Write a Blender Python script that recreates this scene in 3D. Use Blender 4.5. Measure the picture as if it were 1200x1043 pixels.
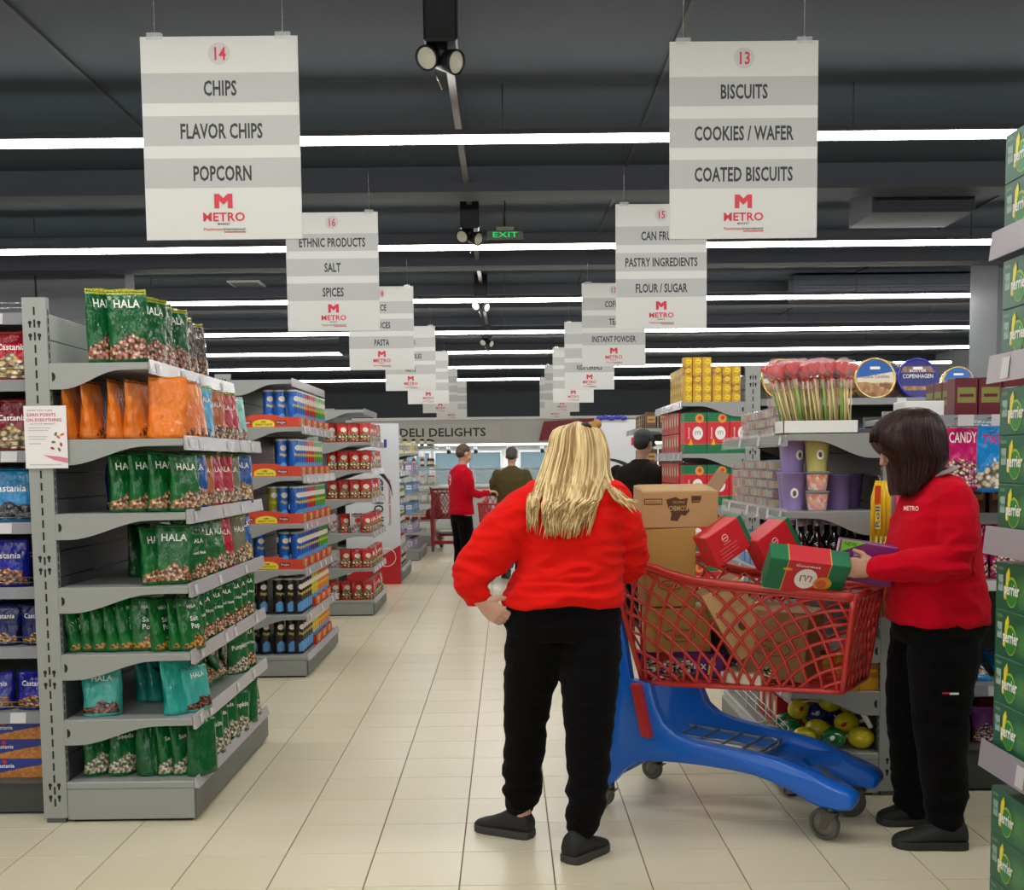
import bpy, bmesh, math, random
from mathutils import Vector, Matrix, noise
R = math.radians
PI = math.pi
rnd = random.Random(7)
sc = bpy.context.scene
for o in list(bpy.data.objects): bpy.data.objects.remove(o)
COL = sc.collection

# ------------------------------------------------------------------ camera
cam_d = bpy.data.cameras.new('camera'); cam = bpy.data.objects.new('camera', cam_d); COL.objects.link(cam)
cam_d.sensor_fit = 'HORIZONTAL'; cam_d.sensor_width = 36.0; cam_d.lens = 38.86; cam_d.shift_y = 0.1001
cam_d.clip_start = 0.05; cam_d.clip_end = 200
cam.matrix_world = Matrix(((0.99992421, 0.01161299, -0.004088, 0), (-0.00496331, 0.07637356, -0.99706692, 0),
                           (-0.01126671, 0.99701164, 0.07642541, 1.4615), (0, 0, 0, 1)))
sc.camera = cam
# ------------------------------------------------------------------ world, exposure
w = bpy.data.worlds.new('world'); sc.world = w; w.use_nodes = True
w.node_tree.nodes['Background'].inputs[0].default_value = (0.75, 0.85, 1.0, 1)
w.node_tree.nodes['Background'].inputs[1].default_value = 0.02
sc.view_settings.view_transform = 'Standard'; sc.view_settings.look = 'None'
sc.view_settings.gamma = 1; sc.view_settings.use_curve_mapping = False
sc.view_settings.exposure = 0.35
LAMP = 17.0          # emission of the ceiling light lines
AREA = 70.0          # power of the downward lamp inside each near light line

# ------------------------------------------------------------------ helpers
def lin(c):
    return tuple(((x/255)/12.92 if x/255 <= .04045 else ((x/255+.055)/1.055)**2.4) for x in c)
MATS = {}
def mat(name, rgb, rough=.6, metal=0., spec=.5, emit=0., alpha=1., trans=0., bump=0., bscale=60., coat=0., sss=0.):
    if name in MATS: return MATS[name]
    m = bpy.data.materials.new(name); m.use_nodes = True; MATS[name] = m
    n = m.node_tree.nodes; b = n['Principled BSDF']; c = (*lin(rgb), 1)
    b.inputs['Base Color'].default_value = c; b.inputs['Roughness'].default_value = rough
    b.inputs['Metallic'].default_value = metal; b.inputs['Specular IOR Level'].default_value = spec
    b.inputs['Alpha'].default_value = alpha; b.inputs['Transmission Weight'].default_value = trans
    b.inputs['Coat Weight'].default_value = coat
    if sss: b.inputs['Subsurface Weight'].default_value = sss; b.inputs['Subsurface Radius'].default_value = (.01, .004, .002)
    if emit: b.inputs['Emission Color'].default_value = c; b.inputs['Emission Strength'].default_value = emit
    if bump:
        N = NT(m); nz = N.noise(N.obj(), bscale, 3); N.bump(nz, bump)
    return m
class NT:
    def __init__(s, m): s.t = m.node_tree; s.b = s.t.nodes['Principled BSDF']
    def nd(s, k, **kw):
        n = s.t.nodes.new(k)
        for a, v in kw.items(): setattr(n, a, v)
        return n
    def ln(s, a, b):
        if hasattr(a, 'is_output') or hasattr(a, 'links'): s.t.links.new(a, b)
        else: b.default_value = a
    def gen(s): return s.nd('ShaderNodeTexCoord').outputs['Generated']
    def obj(s): return s.nd('ShaderNodeTexCoord').outputs['Object']
    def pos(s): return s.nd('ShaderNodeNewGeometry').outputs['Position']
    def sep(s, v): n = s.nd('ShaderNodeSeparateXYZ'); s.ln(v, n.inputs[0]); return n.outputs[0], n.outputs[1], n.outputs[2]
    def com(s, x, y, z):
        n = s.nd('ShaderNodeCombineXYZ'); s.ln(x, n.inputs[0]); s.ln(y, n.inputs[1]); s.ln(z, n.inputs[2]); return n.outputs[0]
    def m(s, op, a, b=0., c=0., clamp=False):
        n = s.nd('ShaderNodeMath', operation=op, use_clamp=clamp); s.ln(a, n.inputs[0]); s.ln(b, n.inputs[1]); s.ln(c, n.inputs[2]); return n.outputs[0]
    def vmul(s, v, k): n = s.nd('ShaderNodeVectorMath', operation='MULTIPLY'); s.ln(v, n.inputs[0]); n.inputs[1].default_value = k; return n.outputs[0]
    def mix(s, f, a, b):
        n = s.nd('ShaderNodeMix', data_type='RGBA'); s.ln(f, n.inputs[0])
        s.ln(a, n.inputs[6]); s.ln(b, n.inputs[7]); return n.outputs[2]
    def noise(s, v, sc=5, d=2): n = s.nd('ShaderNodeTexNoise'); s.ln(v, n.inputs['Vector']); n.inputs['Scale'].default_value = sc; n.inputs['Detail'].default_value = d; return n.outputs[0]
    def vor(s, v, sc=5): n = s.nd('ShaderNodeTexVoronoi'); s.ln(v, n.inputs['Vector']); n.inputs['Scale'].default_value = sc; return n
    def bump(s, h, st=.2, d=.02):
        n = s.nd('ShaderNodeBump'); n.inputs['Strength'].default_value = st; n.inputs['Distance'].default_value = d
        s.ln(h, n.inputs['Height']); s.t.links.new(n.outputs[0], s.b.inputs['Normal'])
    def col(s, c): s.t.links.new(c, s.b.inputs['Base Color'])
def c4(rgb): return (*lin(rgb), 1)

class B:
    """collects geometry; build() links it as one mesh object"""
    def __init__(s, M=None): s.v = []; s.f = []; s.mi = []; s.sm = []; s.M = M or Matrix()
    def add(s, vs, fs, m=0, smooth=False):
        k = len(s.v); s.v += [s.M @ Vector(p) for p in vs]
        for f in fs: s.f.append([i+k for i in f]); s.mi.append(m); s.sm.append(smooth)
        return s
    def box(s, x0, x1, y0, y1, z0, z1, m=0):
        return s.add([(x0,y0,z0),(x1,y0,z0),(x1,y1,z0),(x0,y1,z0),(x0,y0,z1),(x1,y0,z1),(x1,y1,z1),(x0,y1,z1)],
              [(0,3,2,1),(4,5,6,7),(0,1,5,4),(1,2,6,5),(2,3,7,6),(3,0,4,7)], m)
    def prism(s, poly, ax, t0, t1, m=0, smooth=False):
        """poly in the two remaining axes (x,z for ax='y'; y,z for 'x'; x,y for 'z')"""
        def P(a, b, t): return {'y': (a, t, b), 'x': (t, a, b), 'z': (a, b, t)}[ax]
        n = len(poly); vs = [P(a, b, t0) for a, b in poly]+[P(a, b, t1) for a, b in poly]
        fs = [tuple(range(n)), tuple(range(2*n-1, n-1, -1))]
        s.add(vs, fs, m); k = len(s.v)-2*n
        for i in range(n):
            j = (i+1) % n; s.f.append([k+i, k+n+i, k+n+j, k+j]); s.mi.append(m); s.sm.append(smooth)
        return s
    def tube(s, pts, r, n=8, m=0, caps=True, up=None, flat=1.):
        pts = [Vector(p) for p in pts]; rs = r if isinstance(r, (list, tuple)) else [r]*len(pts)
        vs = []; prev = None
        for i, p in enumerate(pts):
            d = (pts[min(i+1, len(pts)-1)]-pts[max(i-1, 0)])
            if d.length < 1e-9: d = Vector((0, 0, 1))
            d.normalize()
            a = prev if prev is not None else (Vector(up) if up else (Vector((0, 0, 1)) if abs(d.z) < .9 else Vector((0, 1, 0))))
            a = a-d*a.dot(d)
            if a.length < 1e-6: a = d.orthogonal()
            a.normalize(); b = d.cross(a); prev = a
            rr = rs[i]; ra, rb = rr if isinstance(rr, tuple) else (rr, rr*flat)
            for k in range(n):
                t = 2*PI*k/n; vs.append(p+a*ra*math.cos(t)+b*rb*math.sin(t))
        fs = []
        for i in range(len(pts)-1):
            for k in range(n): j = (k+1) % n; fs.append((i*n+k, i*n+j, (i+1)*n+j, (i+1)*n+k))
        if caps: fs += [tuple(reversed(range(n))), tuple(range((len(pts)-1)*n, len(pts)*n))]
        return s.add(vs, fs, m, True)
    def lathe(s, prof, n=20, m=0, c=(0, 0, 0), smooth=True, sx=1, sy=1, caps=True):
        vs = [(c[0]+r*sx*math.cos(2*PI*k/n), c[1]+r*sy*math.sin(2*PI*k/n), c[2]+z) for r, z in prof for k in range(n)]
        fs = [(i*n+k, i*n+(k+1) % n, (i+1)*n+(k+1) % n, (i+1)*n+k) for i in range(len(prof)-1) for k in range(n)]
        if caps: fs += [tuple(reversed(range(n))), tuple(range((len(prof)-1)*n, len(prof)*n))]
        return s.add(vs, fs, m, smooth)
    def ell(s, c, r, n=16, h=10, m=0, rot=None):
        M = rot.to_4x4() if rot else Matrix(); c = Vector(c)
        vs = []; fs = []
        for i in range(1, h):
            t = PI*i/h
            for k in range(n):
                q = 2*PI*k/n; vs.append(c+M @ Vector((r[0]*math.sin(t)*math.cos(q), r[1]*math.sin(t)*math.sin(q), r[2]*math.cos(t))))
        vs.append(c+M @ Vector((0, 0, r[2]))); vs.append(c+M @ Vector((0, 0, -r[2]))); T = len(vs)-2
        for i in range(h-2):
            for k in range(n): fs.append((i*n+k, (i+1)*n+k, (i+1)*n+(k+1) % n, i*n+(k+1) % n))
        for k in range(n): fs.append((T, k, (k+1) % n)); fs.append((T+1, (h-2)*n+(k+1) % n, (h-2)*n+k))
        return s.add(vs, fs, m, True)
    def disc(s, c, rx, ry, n=20, m=0):
        """flat disc facing -y"""
        vs = [(c[0]+rx*math.cos(2*PI*k/n), c[1], c[2]+ry*math.sin(2*PI*k/n)) for k in range(n)]
        return s.add(vs, [tuple(range(n))], m)
    def quad(s, x0, x1, y, z0, z1, m=0): return s.add([(x0,y,z0),(x1,y,z0),(x1,y,z1),(x0,y,z1)], [(0,1,2,3)], m)
    def mesh(s, mats, bevel=0, seg=1):
        me = bpy.data.meshes.new('mesh'); me.from_pydata([tuple(p) for p in s.v], [], s.f)
        for m in mats: me.materials.append(m)
        me.polygons.foreach_set('material_index', s.mi); me.polygons.foreach_set('use_smooth', s.sm)
        if bevel:
            bm = bmesh.new(); bm.from_mesh(me)
            es = [e for e in bm.edges if len(e.link_faces) == 2 and e.calc_face_angle(0) > .5]
            bmesh.ops.bevel(bm, geom=es, offset=bevel, segments=seg, profile=.6, affect='EDGES', clamp_overlap=True)
            if seg > 1:
                for f in bm.faces: f.smooth = True
            bm.to_mesh(me); bm.free()
            if seg > 1: me.set_sharp_from_angle(angle=R(50))
        me.update(); return me
    def build(s, name, mats, parent=None, bevel=0, seg=1, world=False):
        if not isinstance(mats, (list, tuple)): mats = [mats]
        if world and parent is not None:      # vertices were given in world space of an unrotated root
            off = Vector(WL[parent.name])
            s.v = [p-off for p in s.v]
        o = bpy.data.objects.new(name, s.mesh(mats, bevel, seg)); COL.objects.link(o)
        if parent: o.parent = parent; WL[o.name] = WL.get(parent.name, (0, 0, 0)) if world else (0, 0, 0)
        return o
WL = {}
def tag(o, label, cat, group=None, kind=None):
    if label: o['label'] = label
    if cat: o['category'] = cat
    if group: o['group'] = group
    if kind: o['kind'] = kind
    return o
def thing(name, label, cat, loc=(0, 0, 0), rz=0, group=None):
    o = bpy.data.objects.new(name, None); COL.objects.link(o); o.location = loc; o.rotation_euler = (0, 0, rz)
    o.empty_display_size = .05; WL[o.name] = tuple(loc)
    return tag(o, label, cat, group)
KIDS = {}
def kids(o): return [c for c in bpy.data.objects if c.parent == o]
def proto_tree(o):
    ks = kids(o); return (o, [proto_tree(c) for c in ks])
def copy_tree(tr, parent=None):
    o, ks = tr; c = o.copy(); COL.objects.link(c)
    if parent: c.parent = parent
    for k in ks: copy_tree(k, c)
    return c
def struct(o): o['kind'] = 'structure'; return o

TXT = {}
def text_mesh(s, bold=.012, cond=.78, res=2):
    k = (s, bold, cond)
    if k in TXT: return TXT[k]
    cu = bpy.data.curves.new('t', 'FONT'); cu.body = s; cu.align_x = 'CENTER'; cu.resolution_u = res; cu.offset = bold; cu.size = 1.38
    cu.space_character = 1.03
    ob = bpy.data.objects.new('t', cu); COL.objects.link(ob); dg = bpy.context.evaluated_depsgraph_get(); dg.update()
    me = bpy.data.meshes.new_from_object(ob.evaluated_get(dg)); bpy.data.objects.remove(ob)
    for v in me.vertices: v.co = (v.co.x*cond, v.co.y, 0)   # cap height is about 1
    TXT[k] = me; return me
def text(s, mt, parent, loc, h, rot=(PI/2, 0, 0), name='lettering', w=None, cond=.78, bold=.012, wrap=None):
    """lettering as a child; loc is baseline centre in the parent's space"""
    key = (s, bold, cond, mt.name, wrap)
    src = text_mesh(s, bold, cond)
    if key in TXT: me = TXT[key]
    else:
        me = src.copy(); me.materials.clear(); me.materials.append(mt); TXT[key] = me
    o = bpy.data.objects.new(name, me); COL.objects.link(o); o.parent = parent
    sx = h
    if w:
        ww = max(v.co.x for v in me.vertices)-min(v.co.x for v in me.vertices); sx = w/ww
    o.scale = (sx, h, 1); o.rotation_euler = rot; o.location = loc
    return o

ORD = ['first','second','third','fourth','fifth','sixth','seventh','eighth','ninth','tenth','eleventh','twelfth','thirteenth',
       'fourteenth','fifteenth','sixteenth','seventeenth','eighteenth','nineteenth','twentieth']
REG = {}; PROTO = {}
def put(kind, loc, rz=0., where='', end='near end', tilt=(0, 0), s=1., grp=None):
    """a countable product: built the first time, copied afterwards. Labels are written by finish_labels()."""
    maker, look, cat = KINDS[kind]
    if kind not in PROTO:
        root = maker(kind); PROTO[kind] = (proto_tree(root), [True])
    tr, fresh = PROTO[kind]
    if fresh[0]: o = tr[0]; fresh[0] = False
    else: o = copy_tree(tr)
    o.location = loc; o.rotation_euler = (R(tilt[0]), R(tilt[1]), rz); o.scale = (s, s, s)
    o['category'] = cat; o['group'] = grp or (look.split(',')[0]+'s '+where)[:70]
    REG.setdefault((look, where, end), []).append(o)
    return o
def short(w):
    for a, b in (('lollipop stand', 'sweets stand'), ('in the second row of the', 'second row of the'), ('the left edge row', 'left edge row'), ('the navy-bag row at the left edge', 'left edge row'), ('the row behind the dark-haired woman', 'the low right row')): w = w.replace(a, b)
    return w
import re
def squeeze(l):
    n = lambda t: len(re.findall(r"[A-Za-z0-9]+", t))
    for a, b in ((' from the ', ' from '), (' of the ', ' of '), (' on the ', ' on '), ('-topped', ''), (' with pale cap', ''), (' with yellow emblem', ''), (' reading same great taste', ''), ('-and-', ' '), (' with oval emblem', ''), (' from ', ' from '),
                 (', aisle side', ' aisle side'), ('the ', ''), (' gift box stand', ' gift stand'), (' display', ''), ('standing ', ''), (' facing aisle', ''), (' plastic', ''), (' container', ''), (' on ', ' '), (' in ', ' '), (' wrapped', ''), (' paper', '')):
        if n(l) <= 16: break
        l = l.replace(a, b)
    if n(l) > 16: print('LONG', n(l), l)
    return l
def finish_labels():
    for (look, where, end), L in REG.items():
        n = len(L); en = end.replace('the ', '')
        for i, o in enumerate(L):
            wh = short(where)
            if n == 1: o['label'] = f'{look} {wh}'
            elif i == n-1: o['label'] = f'{look} {wh}, farthest from {en}' if n > 2 else f'{look} {wh}, farther from {en}'
            elif i == 0: o['label'] = f'{look} {wh}, nearest {en}'
            else: o['label'] = f'{look} {wh}, {ORD[min(i,19)]} from {en}'
            o['label'] = squeeze(o['label'])

# ------------------------------------------------------------------ shared materials
GREY = mat('shelf_grey', (150, 153, 150), .42, .15, bump=.02, bscale=200)
GREYD = mat('shelf_grey_dark', (84, 87, 86), .4, .2)
GREYL = mat('shelf_light', (178, 181, 179), .38, .1)
DARKPANEL = mat('back_panel_grey', (62, 69, 73), .45, .2)  # grey panel darkened: the shade under the shelves is put into its colour
BLACK = mat('slot_black', (12, 12, 12), .7)
RAILP = mat('price_rail_plastic', (168, 164, 170), .22, 0, .6)
CLEAR = mat('clear_plastic', (228, 230, 232), .1, 0, .6, alpha=.28)
WHITE = mat('white_card', (232, 232, 230), .55)
CREAM = mat('cream_card', (214, 204, 180), .6)
TAGM = mat('price_tag_white', (200, 198, 200), .5)
CHROME = mat('wire_metal', (190, 190, 192), .25, .9)
INK = mat('dark_print', (40, 40, 44), .6)
REDINK = mat('red_print', (196, 28, 46), .5)
WHITEINK = mat('white_print', (240, 240, 236), .5)
# ------------------------------------------------------------------ ceiling light lines (they light the shop)
LIGHTM = mat('light_line', (255, 252, 246), .5, emit=LAMP)
HOUS = mat('light_housing', (60, 62, 66), .5)
for k, y in enumerate([-5.9, -2.8, 0.3, 3.38, 6.46, 9.62, 12.72, 15.8, 18.6, 21.5, 24.6]):
    t = thing('ceiling_light', '', 'light', (0, y, 3.3), group='linear ceiling lights across the shop')
    lab = ['behind the camera, third back', 'behind the camera, second back', 'just ahead of the camera overhead', 'overhead before the first hanging signs',
           'nearest in view, behind the two largest signs', 'second in view, under the large signs', 'third in view', 'fourth in view', 'fifth in view',
           'sixth in view', 'seventh in view, nearest the far wall'][k]
    t['label'] = 'white linear ceiling light '+lab
    b = B(); b.box(-8.6, 8.6, -.021, .021, -.018, .02); b.build('diffuser', LIGHTM, t)
    b = B(); b.box(-8.6, 8.6, -.028, .028, .0205, .05)
    for x in range(-8, 9, 2): b.tube([(x, 0, .05), (x, 0, .3)], .004, 5)
    b.build('housing', HOUS, t)
    if y < 17:
        L = bpy.data.lights.new('lamp', 'AREA'); L.shape = 'RECTANGLE'; L.size = 14; L.size_y = .06; L.energy = AREA; L.color = (1, .985, .95)
        o = bpy.data.objects.new('lamp', L); COL.objects.link(o); o.parent = t; o.location = (0, 0, -.026)

# ------------------------------------------------------------------ floor tiles
TS = 1/3; TX0 = -.8472; TY0 = 3.7368
tm = bpy.data.materials.new('floor_tile'); tm.use_nodes = True; N = NT(tm)
P_ = N.pos(); x_, y_, z_ = N.sep(P_)
ix = N.m('FLOOR', N.m('DIVIDE', N.m('SUBTRACT', x_, TX0), TS)); iy = N.m('FLOOR', N.m('DIVIDE', N.m('SUBTRACT', y_, TY0), TS))
wn = N.nd('ShaderNodeTexWhiteNoise'); N.ln(N.com(ix, iy, 0.), wn.inputs['Vector'])
g1 = N.mix(wn.outputs['Value'], c4((216, 207, 178)), c4((221, 212, 186)))
nz = N.noise(N.vmul(P_, (1, 1, 1)), 5, 4); n0 = N.noise(P_, 1.1, 3); g2 = N.mix(N.m('MULTIPLY', n0, .3), g1, c4((206, 194, 162)))
N.col(g2); N.b.inputs['Roughness'].default_value = .33; N.b.inputs['Specular IOR Level'].default_value = .4
N.ln(N.m('ADD', N.m('MULTIPLY', n0, .0), .27), N.b.inputs['Roughness'])
grout = mat('grout', (112, 100, 82), .8)
fl = B().box(-9, 9, -7, 28, -.05, -.003).build('floor', grout); struct(fl)
def tile_geo(b, x, y):
    g = .0016; h = .0035; b.add([(x+g,y+g,-.004),(x+TS-g,y+g,-.004),(x+TS-g,y+TS-g,-.004),(x+g,y+TS-g,-.004),
        (x+g+h*.4,y+g+h*.4,0),(x+TS-g-h*.4,y+g+h*.4,0),(x+TS-g-h*.4,y+TS-g-h*.4,0),(x+g+h*.4,y+TS-g-h*.4,0)],
        [(4,5,6,7),(0,1,5,4),(1,2,6,5),(2,3,7,6),(3,0,4,7)])
b = B(); tile_geo(b, 0, 0); tme = b.mesh([tm]); cnt = 0
rest = B(); near = set()
cand = []
for i in range(-25, 30):
    for j in range(-32, 73):
        x = TX0+i*TS; y = TY0+j*TS
        if x < -9 or x+TS > 9 or y < -7 or y+TS > 28: continue
        vis = y > 3.0 and abs((x+.16)/max(y, .1)) < .47 and (-1.45 < x < 1.35 or (y < 4.6) or (5.8 < y < 7.4 and abs(x) < 2.3))
        cand.append((0 if vis else 1, y if vis else 0, x, y))
cand.sort()
for k, (nv, _, x, y) in enumerate(cand):
    if k < 299:
        o = bpy.data.objects.new('tile', tme); COL.objects.link(o); o.parent = fl; o.location = (x, y, 0)
    else: tile_geo(rest, x, y)
o = rest.build('tile', tm, fl); o['kind'] = 'stuff'

# ------------------------------------------------------------------ ceiling, walls
CEILM = mat('ceiling_paint', (46, 58, 70), .75)
BEAM = mat('beam_paint', (50, 54, 64), .7)
WALLG = mat('wall_grey', (120, 124, 130), .7)
WALLD = mat('wall_dark', (52, 56, 62), .7)
WALLW = mat('wall_white', (205, 204, 200), .6)
struct(B().box(-9, 9, -7, 28, 3.62, 3.72).build('ceiling', CEILM))
ce = bpy.data.objects['ceiling']
for i, x in enumerate([-5.5, -2.3, .9, 4.1, 7.2]):         # panel joints that run away from the camera
    B().box(x-.012, x+.012, -7, 28, 3.605, 3.6195).build('joint_strip', WALLD, ce)
for i, y in enumerate([8.25, 11.3, 14.3, 17.4, 20.3, 23.3]):
    struct(B().box(-9, 9, y, y+.3, 3.44, 3.6195).build('trim_%d' % (i+1), BEAM))
for i, y in enumerate([10.6, 13.6, 16.6]):
    struct(B().box(-9, 9, y, y+.12, 3.5, 3.6195).build('trim_%d' % (i+9), BEAM))
struct(B().box(-9.1, -9, -7, 28, -.05, 3.72).build('wall_left', WALLG))
struct(B().box(9, 9.1, -7, 28, -.05, 3.72).build('wall_right', WALLG))
struct(B().box(-9, 9, -7.1, -7, -.05, 3.72).build('wall_back', WALLW))
struct(B().box(-9, 9, 28, 28.1, -.05, 3.72).build('wall_front', WALLD))
w_ = struct(B().box(-9, -4.05, 12.0, 12.3, 0, 3.62).build('wall_partition_left', WALLG))
for x in (-5.0, -6.1, -7.2): B().box(x-.008, x+.008, 11.985, 12.0, 0, 3.6).build('panel_joint', WALLD, w_)
struct(B().box(5.2, 6.1, 11.8, 12.5, 0, 3.62).build('wall_column_right', WALLG))

# ducts and boxes hung under the ceiling
def duct(x0, x1, y0, y1, z0, lab):
    t = thing('air_duct', lab, 'duct', ((x0+x1)/2, (y0+y1)/2, z0))
    B().box(x0, x1, y0, y1, z0, 3.6).build('casing', BEAM, t, world=True, bevel=.01)
    b = B()
    for k in range(5): zz = z0+.03+k*(3.5-z0)/6; b.box(x0+.04, x1-.04, y0-.012, y0-.001, zz, zz+.008)
    b.build('grille', WALLD, t, world=True)
duct(2.85, 3.65, 8.7, 9.3, 3.36, 'dark grey air duct box on the ceiling right of the biscuits sign')
duct(3.35, 5.6, 13.0, 13.25, 3.3, 'long dark grey ceiling duct above the round biscuit tins')
duct(-2.6, -1.6, 17.5, 17.9, 3.2, 'small dark ceiling duct behind the ethnic products sign')

# track with spotlights along the aisle
LENS = mat('spot_lens', (205, 204, 190), .35)
BLK = mat('black_metal', (26, 28, 32), .4, .3)
TRK = mat('track_silver', (120, 118, 116), .4, .6)
for i, (y0, y1) in enumerate([(2.5, 5.05), (5.35, 8.95), (9.2, 12.8), (13.1, 16.7)]):
    t = thing('light_track', 'thin silver lighting track along the aisle ceiling, '+['nearest length', 'second length', 'third length', 'farthest length'][i], 'track', (-.27, y0, 3.5))
    B().box(-.29, -.25, y0, y1, 3.5, 3.53).build('rail', TRK, t, world=True)
    b = B()
    for yy in (y0+.3, y1-.3): b.box(-.275, -.265, yy-.01, yy+.01, 3.53, 3.61)
    b.build('hanger', TRK, t, world=True)
for i, y in enumerate([5.1, 9.0, 12.9, 16.8]):
    t = thing('ceiling_spotlight', ['pair of large black spotlights above the woman, nearest the camera', 'second pair of spotlights, beside the exit sign',
        'third pair of spotlights, above the far aisle', 'farthest pair of spotlights'][i], 'spotlight', (-.27, y, 3.3))
    B().box(-.075, .075, -.075, .075, .02, .31).build('ballast_box', BLK, t, bevel=.01)
    b = B(); b.tube([(0, 0, .02), (0, 0, -.03)], .03, 10); b.tube([(-.05, 0, -.02), (.05, 0, -.02)], .012, 8); b.build('yoke', BLK, t)
    for s, (rx, rz) in ((-1, (R(118), R(-28))), (1, (R(108), R(52)))):
        M = Matrix.Translation((s*.062, -.02, -.035 if s < 0 else -.055)) @ Matrix.Rotation(rz, 4, 'Z') @ Matrix.Rotation(rx, 4, 'X')
        b = B(M); b.lathe([(.02, -.12), (.04, -.1), (.052, -.02), (.055, .0), (.055, .012), (.049, .012), (.046, .004)], 20)
        h = b.build('spot_head', BLK, t)
        b = B(M); b.lathe([(.046, .005), (.03, .009), (.001, .010)], 20, caps=False); b.build('lens', LENS, h)
    B().tube([(-.03, 0, -.09), (0, .02, -.16)], .004, 5).build('safety_cable', CHROME, t)
t = thing('exit_sign', 'small green lit exit sign hanging from the ceiling over the aisle', 'sign', (.01, 9.0, 3.29))
B().box(-.145, .145, -.02, .02, -.045, .02).build('case', mat('exit_case', (96, 104, 98), .5), t, bevel=.004)
B().box(-.07, .07, -.012, .012, .02, .05).build('mount', mat('exit_mount', (150, 146, 130), .5), t)
B().tube([(0, 0, .05), (0, 0, .32)], .006, 6).build('stem', BLK, t)
text('EXIT', mat('exit_green', (20, 190, 90), .5, emit=.8), t, (0, -.0215, -.034), .043, w=.2)
t = thing('ceiling_vent', 'small flat white ceiling vent at the upper left', 'vent', (-3.05, 13.3, 3.6))
B().box(-.19, .19, -.19, .19, 0, .02).build('frame', GREYL, t); b = B()
for k in range(6): b.box(-.16, .16, -.15+k*.055, -.12+k*.055, -.006, 0)
b.build('slat', GREYD, t)

# ------------------------------------------------------------------ far end: the delicatessen
wf = struct(B().box(-9, 9, 26.6, 26.8, 1.93, 2.5).build('wall_bulkhead', mat('bulkhead', (168, 166, 160), .6)))
struct(B().box(-9, 9, 26.55, 26.82, 2.5, 2.56).build('trim_20', WALLW))
struct(B().box(-9, 9, 27.4, 27.5, 0, 2.0).build('wall_deli', mat('deli_wall', (214, 218, 216), .6)))
lit = mat('deli_strip', (255, 255, 250), .5, emit=3.)
t = thing('canopy_light', 'white strip light under the far delicatessen bulkhead', 'light', (0, 26.7, 1.9)); B().box(-5, 5, -.04, .04, -.02, .025).build('diffuser', lit, t)
L = bpy.data.lights.new('lamp', 'AREA'); L.shape = 'RECTANGLE'; L.size = 9; L.size_y = .3; L.energy = 90; o = bpy.data.objects.new('lamp', L); COL.objects.link(o); o.parent = t; o.location = (0, 0, -.04)
t = thing('hanging_sign', 'pale bulkhead sign reading deli delights at the far end', 'sign', (-1.2, 26.6, 2.05))
B().box(-1.5, 1.05, -.03, 0, -.02, .34).build('board', mat('deli_board', (176, 172, 164), .6), t)
text('DELI DELIGHTS', INK, t, (-.32, -.034, .06), .2, w=2.05, bold=.03)
t = thing('wall_banner', 'dark red banner on the far bulkhead above the woman\'s head', 'banner', (1.0, 26.55, 2.0))
B().add([(-.1, 0, .44), (1.1, 0, .5), (1.1, 0, .1), (-.22, 0, -.02), (-.1, -.02, .44), (1.1, -.02, .5), (1.1, -.02, .1), (-.22, -.02, -.02)],
        [(0,1,2,3),(7,6,5,4),(0,4,5,1),(1,5,6,2),(2,6,7,3),(3,7,4,0)]).build('cloth', mat('banner_red', (120, 26, 34), .6), t)
GL = mat('deli_glass', (98, 120, 130), .15, 0, .6)
for i, (x0, x1) in enumerate([(-2.6, -1.9), (-1.75, -.15), (.35, 1.9)]):
    wn_ = struct(B().box(x0, x1, 27.34, 27.4, .95, 1.72).build('window_%d' % (i+1), GL))
    b = B(); b.box(x0-.04, x1+.04, 27.3, 27.34, 1.72, 1.77); b.box(x0-.04, x1+.04, 27.3, 27.34, .9, .95)
    for xx in (x0-.04, (x0+x1)/2-.015, x1): b.box(xx, xx+.04, 27.3, 27.34, .95, 1.72)
    b.build('window_frame', mat('alu', (190, 194, 196), .4, .4), wn_)
for i, x in enumerate([-2.2, -1.4, -.75, .05, .85, 1.5]):
    t = thing('canopy_spotlight', 'small black spotlight under the far bulkhead, '+ORD[i]+' from the left', 'spotlight', (x, 26.7, 1.83))
    B().tube([(0, 0, .1), (0, 0, 0)], .012, 6).build('stem', BLK, t); B().tube([(0, -.0, .02), (.02, -.06, -.12)], [.04, .05], 10).build('head', BLK, t)
t = thing('deli_counter', 'long white glass-fronted delicatessen counter at the far end', 'counter', (0, 24.6, 0))
B().box(-2.9, 4, 0, .8, 0, .82).build('body', mat('counter_white', (206, 208, 206), .4), t, bevel=.02)
B().box(-2.95, 4.05, -.05, .85, .82, .88).build('worktop', GREYL, t)
B().prism([(0.02, .88), (.0, 1.2), (.35, 1.32), (.36, 1.3), (.03, 1.18), (.04, .88)], 'x', -2.9, 4).build('glass', CLEAR, t)
b = B(); b.box(-2.9, 4, .3, .7, 1.32, 1.35); b.build('top_shelf', GREYL, t)
FOODC = [mat('food_%d' % i, c, .5) for i, c in enumerate([(180, 60, 50), (220, 190, 130), (235, 225, 200), (90, 130, 60), (190, 120, 60)])]
for k in range(16):
    b = B(); b.box(-.15, .15, -.15, .15, 0, .04, 0)
    o = b.build('food_tray', [FOODC[k % 5]], None, bevel=.01); o.location = (-2.6+k*.41, 24.95, .885)
    tag(o, 'tray of food in the far counter, '+ORD[k]+' from the left', 'tray', 'food trays in the far counter')
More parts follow.
